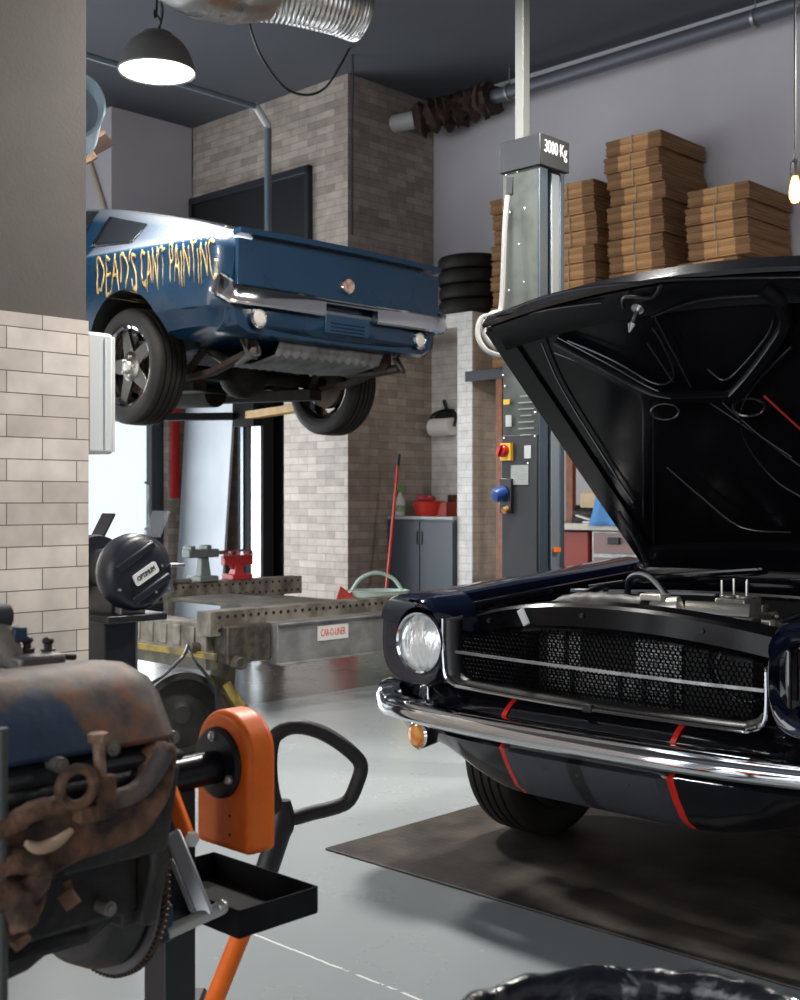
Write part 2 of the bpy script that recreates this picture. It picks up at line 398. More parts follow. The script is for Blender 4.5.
# conduit over the raised car
zc = 4.22
e0 = W(268, 108, 9.3); e0.z = zc
t = thing('service_pipe', e0, 'blue-grey service pipe crossing the ceiling and dropping behind the raised car', 'pipe')
far = e0 - BX*7.6
mb = MB(); mb.cyl(-BX*.10, far-e0, .022, seg=14); mb.cyl((0, 0, -.13), (0, 0, -1.3), .028, seg=14)
mb.build('pipe', mat('blue_grey_pipe', (.20, .25, .29), .4, .4), t)
mb = MB(); mb.tube([-BX*.13+Vector((0, 0, .0)), -BX*.11+Vector((0, 0, -.005)), Vector((0, 0, -.12)), Vector((0, 0, -.145))], .030); mb.build('elbow', mat('pale_elbow', (.6, .62, .62), .4), t)
for k in (1.0, 4.0, 7.0): mb = MB(); mb.cyl(-BX*k+Vector((0, 0, .02)), -BX*k+Vector((0, 0, H-zc)), .006, seg=8); mb.build('hanger', M_galv, t)

# ventilation ducts
M_duct = mat('duct_metal', (.55, .55, .54), .25, 1.0, c2=(.40, .38, .35), scale=3, r2=.4)
t = thing('ventilation_duct', W(270, 0, 6.2), 'silver spiral duct with a ribbed flexible end hanging under the ceiling', 'duct')
bs = W(270, 0, 6.2)
path = smoothpts([W(155, -62, 5.2)-bs, W(180, -28, 5.6)-bs, W(208, -14, 5.9)-bs, W(240, -10, 6.1)-bs, W(272, -14, 6.3)-bs], 10)
mb = MB(); mb.tube(path, .16, seg=36, scales=[1+(.035 if i % 9 == 0 else 0) for i in range(len(path))]); mb.build('smooth_duct', M_duct, t)
path = smoothpts([W(250, -10, 6.24)-bs, W(290, -6, 6.3)-bs, W(330, 3, 6.4)-bs, W(360, 13, 6.5)-bs], 34)
mb = MB(); mb.tube(path, .152, seg=36, scales=[1+.03*math.sin(i*1.6) for i in range(len(path))]); mb.build('flexible_duct', M_duct, t)
mb = MB(); mb.cyl(W(215, -10, 6.0)-bs, Vector((W(215, -10, 6.0).x-bs.x, 6.0-bs.y, H-bs.z)), .006, seg=8); mb.build('hanger', M_galv, t); mb = MB(); mb.cyl(W(340, -10, 6.4)-bs, Vector((W(340, -10, 6.4).x-bs.x, 6.4-bs.y, H-bs.z)), .006, seg=8)
mb.build('hanger', M_galv, t)
# round duct mouth at the pillar
bs = W(69, 104, 5.6)
t = thing('round_duct', bs, 'round pale metal duct mouth half hidden behind the pillar', 'duct')
ax = (BX*-.55 + AX*.84).normalized()
mb = MB(); mb.lathe([(.12, -.5), (.15, -.12), (.165, -.02), (.168, .0), (.160, .005), (.145, -.02), (.13, -.10), (0, -.11)], axis=ax, seg=40); mb.build('duct', mat('pale_duct', (.33, .42, .48), .3, .6), t)
mb = MB(); mb.cyl(-ax*.3, -ax*.3+Vector((0, 0, H-bs.z)), .008, seg=8); mb.build('hanger', M_galv, t)
# wooden bracket and pale pole
bs = W(78, 155, 7.0)
mb = MB(); mb.box((0, 0, 0), (.42, .22, .03), rot=(0, RAD(-30), 0)); mb.box((-.05, 0, -.03), (.3, .03, .14), rot=(0, RAD(-30), 0)); mb.cyl((-.12, 0, 0), (-.12, 0, H-bs.z), .01, seg=8)
tag(mb.build('wooden_bracket', mat('brown_wood', (.10, .06, .04), .6, c2=(.16, .10, .07), scale=20, stretch=(1, 8, 8)), loc=bs, bevel=.003), 'small tilted brown wooden bracket hanging beside the pillar', 'bracket')
def onB0(px, py, b):
    d = Vector(((px-400)/1200, 1, -(py-500)/1200)); q = d*(b/d.dot(BX)); return q+Vector((0, 0, 1.2))
q0, q1 = onB0(93, 172, 6.59), onB0(114, 238, 6.59); q0 = q1+(q0-q1)*((H-q1.z)/(q0.z-q1.z))
mb = MB(); mb.cyl((0, 0, 0), q0-q1, .022, seg=10)
tag(mb.build('brace_pole', mat('pale_wood', (.6, .5, .38), .6), loc=q1), 'thin pale diagonal pole from the ceiling behind the raised car roof', 'pole')

# hanging lamps
Lamp_grey = mat('lamp_shade_paint', (.11, .105, .10), .45)
M_glow = mat('lamp_glow', (1, .99, .97), .5, emit=9.0)
def make_lamp(loc):
    t = thing('pendant_lamp', loc, 'dark dome pendant lamp with a bright white face above the raised car', 'lamp')
    mb = MB(); mb.lathe([(.20, 0), (.205, .010), (.196, .035), (.178, .09), (.15, .14), (.115, .175), (.085, .19), (.08, .205), (.03, .21), (.0, .22)], seg=48); mb.lathe([(.20, 0), (.185, .015), (.0, .016)], seg=48)
    mb.build('shade', Lamp_grey, t)
    mb = MB(); mb.lathe([(0, .006), (.19, .006), (.195, .012), (0, .013)], seg=48); mb.build('diffuser', M_glow, t)
    mb = MB(); mb.tube([(0, 0, .21), (.02, 0, .27), (-.015, 0, .33), (0, 0, .40), (0, 0, H-loc[2])], .006, smooth=4, seg=6); mb.tube([(.0, 0, .4), (.03, .0, .34), (.02, 0, .26), (0, 0, .22)], .006, smooth=4, seg=6); mb.build('cord', M_black, t)
    l = bpy.data.lights.new('lamp_light', 'AREA'); l.shape = 'DISK'; l.size = .38; l.energy = LAMP_W; l.color = (1, .96, .9)
    lo = bpy.data.objects.new('lamp_light', l); COL.objects.link(lo); lo.parent = t; lo.location = (0, 0, -.02)
    return t
LAMP_W = 110
lp = make_lamp(W(157, 73, 6.3))
LZ = lp.location.z
for i, (a, b, lab) in enumerate(((-2.9, 3.3, 'added unseen dome lamp brightening the grey floor beside the mat'), (-1.2, 5.2, 'added unseen dome lamp above the black car'), (-5.5, .8, 'added unseen dome lamp between the pillar and the open bays'))):  # copies added out of view for fill light and highlights
    c = copy_tree(lp); c.location = RW(a, b, LZ); c['label'] = lab
    c['group'] = 'dome pendant lamps'
lp['group'] = 'dome pendant lamps'
# filament bulb on a long flex
bl = W(795, 186, 5.0)
t = thing('hanging_bulb', bl, 'glowing amber filament bulb on a long black flex at the right edge', 'lamp')
mb = MB(); mb.lathe([(0, -.070), (.014, -.068), (.023, -.050), (.025, -.025), (.021, .005), (.013, .035), (.012, .045)], seg=24); mb.build('bulb', mat('amber_glow', (1, .50, .16), .3, emit=2.6), t)
mb = MB(); mb.lathe([(0, .04), (.019, .04), (.021, .05), (.020, .095), (.008, .11), (0, .11)], seg=20); mb.build('socket', M_black, t)
mb = MB(); mb.cyl((0, 0, .1), (0, 0, H-bl.z), .005, seg=8); mb.build('flex', M_black, t)
l = bpy.data.lights.new('bulb_light', 'POINT'); l.energy = 14; l.color = (1, .6, .28); l.shadow_soft_size = .04
lo = bpy.data.objects.new('bulb_light', l); COL.objects.link(lo); lo.parent = t; lo.location = (0, -.05, -.09)
# loose cable under the ceiling, dropping down the corner of the tower
c0 = W(245, 10, 6.6); pts = [c0, W(262, 58, 7.2), W(292, 92, 8.4), W(325, 88, 9.6), W(352, 44, 10.5), W(353, 75, 10.6), W(352, 130, 10.75), W(352, 235, 10.9)]
P = [q-c0 for q in pts]
mb = MB(); mb.tube(smoothpts(P[:5], 8)+[P[5], P[6], P[7]], .010, seg=6)
tag(mb.build('loose_cable', M_black, loc=c0), 'thin black cable looping under the ceiling to the corner of the brick tower', 'cable')

# floor mat
mt = bpy.data.materials.new('mat_tread'); mt.use_nodes = True; nt = mt.node_tree; N = nt.nodes; L = nt.links; p = N['Principled BSDF']
tc = N.new('ShaderNodeTexCoord'); nn = N.new('ShaderNodeTexNoise'); nn.inputs['Scale'].default_value = 5; nn.inputs['Detail'].default_value = 7; L.new(tc.outputs['Object'], nn.inputs['Vector'])
mx = N.new('ShaderNodeMix'); mx.data_type = 'RGBA'; mx.inputs[6].default_value = (.017, .014, .012, 1); mx.inputs[7].default_value = (.085, .070, .057, 1)
mr = N.new('ShaderNodeMapRange'); mr.inputs[1].default_value = .35; mr.inputs[2].default_value = .7; L.new(nn.outputs[0], mr.inputs[0]); L.new(mr.outputs[0], mx.inputs[0]); L.new(mx.outputs[2], p.inputs['Base Color'])
br = N.new('ShaderNodeTexBrick'); br.inputs['Scale'].default_value = 1; br.inputs['Brick Width'].default_value = .07; br.inputs['Row Height'].default_value = .035; br.inputs['Mortar Size'].default_value = .004; br.offset = 0
L.new(tc.outputs['Object'], br.inputs['Vector'])
b = N.new('ShaderNodeBump'); b.invert = True; b.inputs['Strength'].default_value = 1; b.inputs['Distance'].default_value = .008; L.new(br.outputs['Fac'], b.inputs['Height']); L.new(b.outputs[0], p.inputs['Normal']); p.inputs['Roughness'].default_value = .5
mb = MB(); mb.box((2.9, 1.9, .004), (5.8, 3.8, .008))
tag(mb.build('floor_mat', mt, loc=W(325, 850, 4.114)*1.0, rotz=ROOM, bevel=.003), 'large dark brown rubber mat on the floor under the black car', 'mat').location.z = 0
# ------------------------------------------------------------ wheels and bodies
TAB = [  # y, w, zs, zr, wr, zb
 (0.00, .78, .80, .82, .60, .42), (0.12, .83, .84, .86, .62, .36), (0.5, .855, .87, .905, .62, .27), (1.0, .86, .90, .95, .62, .22),
 (1.30, .865, .915, .975, .62, .20), (1.50, .865, .92, 1.03, .59, .20), (1.95, .87, .92, 1.28, .55, .20), (2.25, .87, .915, 1.345, .55, .20),
 (2.6, .87, .905, 1.34, .545, .20), (3.0, .87, .905, 1.295, .535, .20), (3.4, .872, .905, 1.215, .53, .22), (3.8, .87, .90, 1.12, .53, .33),
 (4.15, .862, .895, 1.02, .55, .375), (4.4, .855, .89, .955, .60, .38), (4.53, .835, .885, .925, .64, .37), (4.60, .79, .865, .89, .62, .385)]
def prof_at(y):
    T = TAB; i = 0
    while i < len(T)-2 and y > T[i+1][0]: i += 1
    a, b = T[i], T[i+1]; m0 = T[i-1] if i > 0 else a; m1 = T[i+2] if i+2 < len(T) else b
    h = b[0]-a[0]; t = max(0, min(1, (y-a[0])/h)); out = []
    for k in range(1, 6):
        s = (b[k]-a[k])/h
        sa = s if i == 0 else ((a[k]-m0[k])/(a[0]-m0[0])+s)/2
        sb = s if i+2 >= len(T) else ((m1[k]-b[k])/(m1[0]-b[0])+s)/2
        t2, t3 = t*t, t*t*t
        out.append((2*t3-3*t2+1)*a[k]+(t3-2*t2+t)*h*sa+(-2*t3+3*t2)*b[k]+(t3-t2)*h*sb)
    w, zs, zr, wr, zb = out
    h = zr-zs
    def lp(a, b, t): return a+(b-a)*t
    g0 = w-.125; f = min(1, h*4)
    return [(0, zb), (w-.25, zb), (w-.12, zb+.005), (w-.05, zb+.04), (w-.018, zb+.13), (w-.004, .52), (w, .62), (w-.006, zs-.19), (w-.022, zs-.11),
            (w-.018, zs-.06), (w-.028, zs-.022), (w-.05, zs), (w-.085, zs+.002), (g0, zs+.012*f+.02*h), (lp(g0, wr, .33), zs+.34*h), (lp(g0, wr, .66), zs+.66*h), (lp(g0, wr, .92), zs+.86*h),
            (wr*.90, zs+.945*h), (wr*.6, zs+.985*h), (wr*.3, zr-.001), (0, zr)]
NP = 21
def loft_body(ys):
    bm = bmesh.new(); rings = []
    for y in ys:
        pr = prof_at(y)
        r = [bm.verts.new((x, y, z)) for x, z in pr] + [bm.verts.new((-x, y, z)) for x, z in pr[-2:0:-1]]
        rings.append(r)
    n = len(rings[0])
    for A, B in zip(rings, rings[1:]):
        for k in range(n):
            l = (k+1) % n; bm.faces.new((A[k], A[l], B[l], B[k]))
    bm.faces.new(rings[0][::-1]); bm.faces.new(rings[-1])
    bmesh.ops.recalc_face_normals(bm, faces=bm.faces)
    mb = MB(); mb.bm.free(); mb.bm = bm; return mb
def frange(a, b, n): return [a+(b-a)*i/n for i in range(n+1)]
def patch(name, m, parent, ys, ks, side=0, off=.006, trim=None):
    """panel lying on the body surface: profile indices ks (floats) along ys; trim(y)->(k0,k1)"""
    mb = MB(); rows = []
    for y in ys:
        pr = prof_at(y); row = []
        k0, k1 = trim(y) if trim else ks
        for j in range(9):
            k = k0+(k1-k0)*j/8; i = min(int(k), NP-2); t = k-i
            x = pr[i][0]*(1-t)+pr[i+1][0]*t; z = pr[i][1]*(1-t)+pr[i+1][1]*t
            nx, nz = pr[i+1][1]-pr[i][1], -(pr[i+1][0]-pr[i][0]); l = math.hypot(nx, nz) or 1
            row.append((x+nx/l*off, y, z+nz/l*off))
        if side == 0: row = row + [(-x, y, z) for x, y, z in row[::-1][(1 if row[-1][0] < .02 else 0):]]
        elif side < 0: row = [(-x, y, z) for x, y, z in row]
        rows.append(row)
    mb.grid(rows)
    return mb.build(name, m, parent, solid=.004)

TYRE = [(.225, -.085), (.24, -.098), (.275, -.106), (.305, -.100), (.322, -.088), (.328, -.075)]
def make_wheel(parent, loc, rz, style, name='wheel'):
    """axis along local x; outer face toward +x (rotate with rz)"""
    w = bpy.data.objects.new(name, None); COL.objects.link(w); w.parent = parent; w.location = loc; w.rotation_euler = (0, 0, rz)
    mb = MB()
    groove = [(.328, -.058), (.318, -.056), (.318, -.050), (.330, -.048), (.331, -.022), (.320, -.020), (.320, -.013), (.331, -.011), (.331, .011), (.320, .013), (.320, .020), (.331, .022), (.330, .048), (.318, .050), (.318, .056), (.328, .058)]
    prof = TYRE + groove + [(r, -h) for r, h in TYRE[::-1]]
    mb.lathe(prof, axis=(1, 0, 0), seg=56); mb.build('tyre', M_rubber, w, ang=25)
    mb = MB()
    mb.lathe([(.195, -.08), (.228, -.092), (.236, -.086), (.215, -.06), (.205, 0), (.212, .06), (.236, .086), (.228, .094), (.214, .086), (.200, .04), (.192, -.03), (.195, -.08)], axis=(1, 0, 0), seg=48)
    rim_m = M_chrome if style == 'chrome' else mat('dark_rim', (.02, .02, .022), .4, .6)
    mb.build('rim', rim_m, w)
    mb = MB()
    if style == 'chrome':
        for k in range(5):
            a = 2*math.pi*k/5+.3
            R = Matrix.Rotation(a, 4, 'X')
            mb.prism([(-.050, .05), (.050, .05), (.030, .205), (-.030, .205)], .022, R @ Matrix.Translation((.045, 0, 0)) @ Matrix(((0, 0, 1, 0), (1, 0, 0, 0), (0, 1, 0, 0), (0, 0, 0, 1))))
        mb.lathe([(.085, .03), (.085, .068), (.06, .078), (0, .08)], axis=(1, 0, 0), seg=32)
    else:
        mb.lathe([(.2, -.02), (.17, .02), (.10, .03), (.07, .05), (0, .055)], axis=(1, 0, 0), seg=32)
        for k in range(8):
            a = 2*math.pi*k/8; mb.cyl((.01, .165*math.cos(a), .165*math.sin(a)), (.04, .15*math.cos(a), .15*math.sin(a)), .02, seg=12)
    mb.build('spokes', mat('spoke_metal', (.17, .16, .14), .3, 1.0) if style == 'chrome' else rim_m, w, bevel=.002)
    mb = MB()
    mb.lathe([(.03, .05), (.032, .085), (.025, .095), (0, .097)], axis=(1, 0, 0), seg=20)
    for k in range(5):
        a = 2*math.pi*k/5; mb.cyl((.06, .055*math.cos(a), .055*math.sin(a)), (.09, .055*math.cos(a), .055*math.sin(a)), .009, seg=6)
    mb.build('hub_cap', M_bolt, w)
    mb = MB(); mb.lathe([(0, -.06), (.15, -.06), (.155, -.02), (.15, .0), (0, .005)], axis=(1, 0, 0), seg=32)
    mb.build('brake_drum', mat('drum_iron', (.06, .045, .035), .7, .4, c2=(.10, .06, .04), scale=12), w)
    return w

def arch_cut(o, ys, zc=.34, r=.385, xin=.52):
    cs = []
    for y in ys:
        for s in (-1, 1):
            mb = MB(); mb.cyl((s*xin, y, zc), (s*1.2, y, zc), r, seg=48); cs.append(mb.build('cut', M_dark, o.parent, smooth=False))
    return apply_bool(o, cs)

# ============================================================ blue car on the lift
RB = RAD(-133.8)
rear = Vector((-.34, 6.777, 0)); LB = AX          # tail points along +a
orig = rear - LB*4.6
LIFT = 1.69
car = thing('car', orig+Vector((0, 0, LIFT)), 'blue fastback car raised on the lift with gold lettering on its rear side', 'car', RB)
car.rotation_euler = (RAD(-2.0), 0, RB); car.location.z += 4.6*math.sin(RAD(2.0))
ys = sorted(set([round(v, 4) for v in frange(0, .12, 3)+frange(.12, 4.4, 70)+frange(4.4, 4.6, 6)]))
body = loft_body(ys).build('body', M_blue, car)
arch_cut(body, (.78, 3.73), .285, .375)
Win = mat('car_glass', (.010, .012, .015), .08, coat=.6)
Trim = M_chrome
for s in (1, -1):
    patch('side_window', Win, car, frange(1.75, 2.95, 14), (14, 16), s, trim=lambda y: (13.4, 13.4+max(.05, min(2.7, (y-1.7)*6))))
    patch('quarter_window', Win, car, frange(3.12, 3.56, 8), (14, 16), s, trim=lambda y: (13.6, 15.6-(y-3.12)*1.2))
    mb = MB()
    for y0, y1 in ((3.10, 3.58),):
        pr0, pr1 = prof_at(y0), prof_at(y1)
        pts = [(s*(prof_at(y)[16][0]+.012), y, prof_at(y)[16][1]-.06-.15*(y-3.12)) for y in frange(y0, y1, 6)]
        mb.tube(pts, .008, seg=6)
    mb.build('window_trim', Trim, car)
patch('windscreen', Win, car, frange(1.52, 1.93, 8), (17, 20), 0, trim=lambda y: (16.6, 20))
patch('rear_window', Win, car, frange(3.45, 4.05, 8), (17, 20), 0, trim=lambda y: (17.6, 20))
# deck lid lip
mb = MB(); mb.sweep([(x, 4.60, .90+.012*(1-(x/.8)**2)) for x in frange(-.77, .77, 20)], [(-.05, -.012), (.012, -.018), (.018, .0), (.008, .014), (-.05, .018)])
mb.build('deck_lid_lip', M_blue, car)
# recessed rear panel and its rivets
mb = MB(); mb.sweep([(x, 4.602, 0) for x in frange(-.77, .77, 12)], [(.004, .61), (.004, .66), (-.004, .70), (-.004, .84), (.004, .865), (-.03, .865), (-.03, .61)])
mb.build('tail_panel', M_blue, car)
mb = MB()
for i in range(9): mb.ball((-.62+i*.155, 4.617, .905), .007, seg=8)
mb.build('rivet', M_bolt, car)
# fuel cap
mb = MB(); mb.lathe([(.085, 0), (.086, .02), (.07, .03), (.065, .018), (.05, .016), (.045, .045), (.02, .055), (0, .056)], c=(0, 4.602, .71), axis=(0, 1, 0), seg=36)
cap = mb.build('fuel_cap', M_chrome, car)
mb = MB(); mb.lathe([(.0, .060), (.038, .058), (.042, .050)], c=(0, 4.602, .71), axis=(0, 1, 0), seg=24); mb.build('badge', mat('cap_badge', (.35, .12, .06), .3, .4, c2=(.5, .45, .4), scale=30), cap)
# rear bumper: chrome blade with wrap-round ends, cut away over the plate
def bump_path(x): return 4.67 - .07*abs(x/.86)**4
mb = MB()
xs = frange(-.86, .86, 36)
pts = [(x, bump_path(x), .585+.012*abs(x)) for x in xs]
prof_b = [(-.03, .035), (.004, .037), (.016, .030), (.012, .022), (.018, .008), (.018, -.058), (.010, -.068), (-.02, -.070)]
prof_b = [(-a, b) for a, b in prof_b]
for sgn in (1, -1):
    pp = [(sgn*x, bump_path(x), .585+.012*x) for x in frange(.20, .80, 16)] + [(sgn*.825, 4.62, .612), (sgn*.848, 4.60, .632), (sgn*.856, 4.58, .65)]
    sc_ = [1]*15+[1, 1.05, 1.12, 1.2, 1.15]
    mb.sweep(pp, prof_b if sgn > 0 else [(-a, b) for a, b in prof_b], scales=sc_)
pp = [(x, bump_path(x), .585) for x in frange(-.20, .20, 8)]
mb.sweep(pp, [(a, max(b, .006)) for a, b in prof_b])
mb.build('rear_bumper', M_chrome, car)
# valance with plate recess
mb = MB()
rows = []
for x in frange(-.80, .80, 24):
    k = .07*abs(x/.80)**4
    rows.append([(x, 4.625-k, .56), (x, 4.640-k, .50), (x, 4.630-k, .44), (x, 4.57-k, .375+.02*abs(x))])
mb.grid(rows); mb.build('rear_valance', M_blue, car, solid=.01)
mb = MB(); mb.box((0, 4.642, .485), (.34, .02, .10)); 
for z in (.455, .475, .495): mb.box((0, 4.655, z), (.26, .012, .008))
mb.build('plate_recess', mat('recess_blue', (.006, .03, .07), .4), car, bevel=.004)
for s in (1, -1):
    mb = MB(); mb.lathe([(.052, 0), (.056, .018), (.045, .028), (.04, .022)], c=(s*.62, 4.61, .465), axis=(0, 1, .1), seg=28)
    rl = mb.build('reversing_lamp', M_chrome, car)
    mb = MB(); mb.lathe([(.043, .02), (.03, .032), (0, .036)], c=(s*.62, 4.61, .465), axis=(0, 1, .1), seg=24); mb.build('lens', mat('milky_lens', (.55, .52, .48), .2, coat=.5), rl)
# underside: ribbed tank, leaf springs, axle, exhaust
mb = MB()
rows = []
for i in range(61):
    x = -.40+.8*i/60; dz = .010*math.sin(i*math.pi/2.5)
    rows.append([(x, 4.54, .37), (x, 4.50, .30+dz), (x, 4.30, .262+dz), (x, 4.02, .27+dz), (x, 3.96, .36)])
mb.grid(rows); mb.build('fuel_tank', mat('tank_metal', (.14, .145, .15), .6, .3, c2=(.09, .09, .09), scale=8), car, solid=.006)
Und = mat('greasy_underside', (.008, .007, .006), .8, .0, spec=.2, c2=(.02, .015, .011), scale=10, detail=6)
mb = MB(); mb.cyl((-.66, 3.73, .24), (.66, 3.73, .24), .04); mb.ball((0, 3.73, .24), .14, sc=(1, 1.15, 1)); mb.cyl((0, 3.6, .25), (0, 2.0, .27), .035); mb.cyl((0, 1.9, .3), (0, 1.2, .3), .12, .2)
mb.build('rear_axle', Und, car)
for s in (1, -1):
    mb = MB()
    mb.sweep([(s*.52, 3.05, .30), (s*.52, 3.35, .22), (s*.52, 3.73, .17), (s*.52, 4.1, .21), (s*.52, 4.42, .30)], [(-.03, -.015), (.03, -.015), (.03, .015), (-.03, .015)])
    mb.box((s*.52, 4.44, .33), (.07, .03, .12)); mb.cyl((s*.50, 3.8, .19), (s*.44, 4.0, .42), .022)
    mb.build('leaf_spring', mat('rusty_spring', (.045, .024, .014), .8, .1, c2=(.02, .013, .010), scale=18), car)
    mb = MB(); mb.tube([(s*.36, 2.4, .22), (s*.36, 3.3, .2), (s*.38, 3.55, .36), (s*.42, 3.9, .36), (s*.47, 4.2, .27), (s*.56, 4.52, .30)], .028, smooth=5); mb.tube([(s*.60, 4.46, .37), (s*.60, 4.52, .29), (s*.55, 4.55, .285), (s*.53, 4.5, .36)], .010, smooth=4)
    mb.build('exhaust_pipe', mat('sooty_pipe', (.05, .045, .04), .5, .6), car)
mb = MB(); mb.box((0, 2.3, .17), (1.35, 2.0, .03)); mb.box((.45, 2.4, .15), (.10, 3.0, .07)); mb.box((-.45, 2.4, .15), (.10, 3.0, .07)); mb.cyl((-.2, 2.7, .16), (-.2, 3.2, .16), .09)
mb.build('floor_pan', Und, car, bevel=.005)
for y in (.78, 3.73):
    for s in (1, -1): make_wheel(car, (s*.745, y, .235), 0 if s > 0 else math.pi, 'chrome')
# brown door card glimpsed at the front edge of the side window
# gold hand lettering, projected on to the quarter panel
gold = mat('gold_lettering', (.24, .16, .045), .45, .1, c2=(.36, .25, .085), scale=20)
bvh = BVHTree.FromObject(body, bpy.context.evaluated_depsgraph_get())
def lettering(word, y_right, width, h, z0, weight=.0):
    cu = bpy.data.curves.new('t', 'FONT'); cu.body = word; cu.size = 1; cu.extrude = 0; cu.offset = -.012; cu.fill_mode = 'NONE' if False else 'BOTH'
    tobj = bpy.data.objects.new('t', cu); COL.objects.link(tobj); dg = bpy.context.evaluated_depsgraph_get(); dg.update()
    me = bpy.data.meshes.new_from_object(tobj.evaluated_get(dg)); bpy.data.objects.remove(tobj); bpy.data.curves.remove(cu)
    bm = bmesh.new(); bm.from_mesh(me); bpy.data.meshes.remove(me)
    for _ in range(2): bmesh.ops.subdivide_edges(bm, edges=[e for e in bm.edges if e.calc_length() > .12], cuts=1)
    bmesh.ops.triangulate(bm, faces=bm.faces)
    X = [v.co.x for v in bm.verts]; Y = [v.co.y for v in bm.verts]; x0, x1, y0, y1 = min(X), max(X), min(Y), max(Y)
    for v in bm.verts:
        u = (v.co.x-x0)/(x1-x0); t = (v.co.y-y0)/(y1-y0)
        t += .10*math.sin(u*17)*(1-t) + (-.12*abs(math.sin(u*43)) if t < .15 else 0) + (.06*math.sin(u*31) if t > .85 else 0)
        yy = y_right - width*(1-u) + .05*(t-.5)*-1; zz = z0+h*t
        hit = bvh.ray_cast(Vector((2, yy, zz)), Vector((-1, 0, 0)))
        xx = (hit[0].x if hit[0] else .87)+.003
        v.co = Vector((xx, yy, zz))
    mb = MB(); mb.bm.free(); mb.bm = bm
    return mb
# viewed from the +x side the nose is to the left, so the words read from nose to tail
for word, yr, wd in (("DEAD'S", 3.84, .40), ("CAN'T", 4.10, .22), ('PAINTING', 4.52, .38)):
    mb = lettering(word, yr, wd, .215, .665)
    mb.build('lettering', gold, car, smooth=False, solid=.002, fix=False)

# ============================================================ black car with the raised bonnet
C0 = Vector((.51, 3.35, 0))+AX*.043
bc = thing('car', C0, 'black car with its bonnet raised, chrome bumper and red pinstripes, parked on the mat', 'car', ROOM)
def CP(x, y, z): return C0 + AX*x + BX*y + Vector((0, 0, z))
rearb = loft_body(frange(1.30, 4.4, 50)+frange(4.42, 4.6, 5)).build('rear_body', M_blackgloss, bc)
arch_cut(rearb, (3.73,))
for s in (1, -1):
    patch('side_window', Win, bc, frange(1.75, 2.95, 14), (14, 16), s, trim=lambda y: (13.4, 13.4+max(.05, min(2.7, (y-1.7)*6))))
patch('windscreen', Win, bc, frange(1.52, 1.93, 8), (17, 20), 0, trim=lambda y: (16.6, 20))
patch('rear_window', Win, bc, frange(3.45, 4.05, 8), (17, 20), 0, trim=lambda y: (17.6, 20))
mb = MB(); mb.sweep([(x, bump_path(x), .585) for x in frange(-.86, .86, 30)], prof_b); mb.build('rear_bumper', M_chrome, bc)
# front wings
M_wing = mat('wing_paint_blue_sheen', (.005, .008, .022), .10, .0, coat=1.0)  # black paint with the wing's blue reflection mixed into its colour
def wing(s):
    bm = bmesh.new(); rings = []
    for y in frange(.10, 1.32, 24):
        t = (y-.10)/1.22
        w = prof_at(y)[6][0]-.018; zt = .895+.075*t
        inn = .665
        zb_ = .47 if y < .46 else .28
        pr = [(inn+.01, zb_+.02), (inn, .70), (inn+.005, zt-.035), (inn+.012, zt-.012), (inn+.03, zt), (w-.10, zt+.004), (w-.065, zt+.002), (w-.035, zt-.02), (w-.022, zt-.07), (w-.012, zt-.14), (w, .60), (w-.006, .50), (w-.03, zb_+.05), (w-.05, zb_), (inn+.03, zb_)]
        rings.append([bm.verts.new((s*x, y, z)) for x, z in pr])
    n = len(rings[0])
    for A, B in zip(rings, rings[1:]):
        for k in range(n): l = (k+1) % n; bm.faces.new((A[k], A[l], B[l], B[k]))
    bm.faces.new(rings[0][::-1]); bm.faces.new(rings[-1])
    mb = MB(); mb.bm.free(); mb.bm = bm
    o = mb.build('front_wing', M_wing, bc); return arch_cut(o, (.74,), .33, .385, .4)
for s in (-1, 1): wing(s)
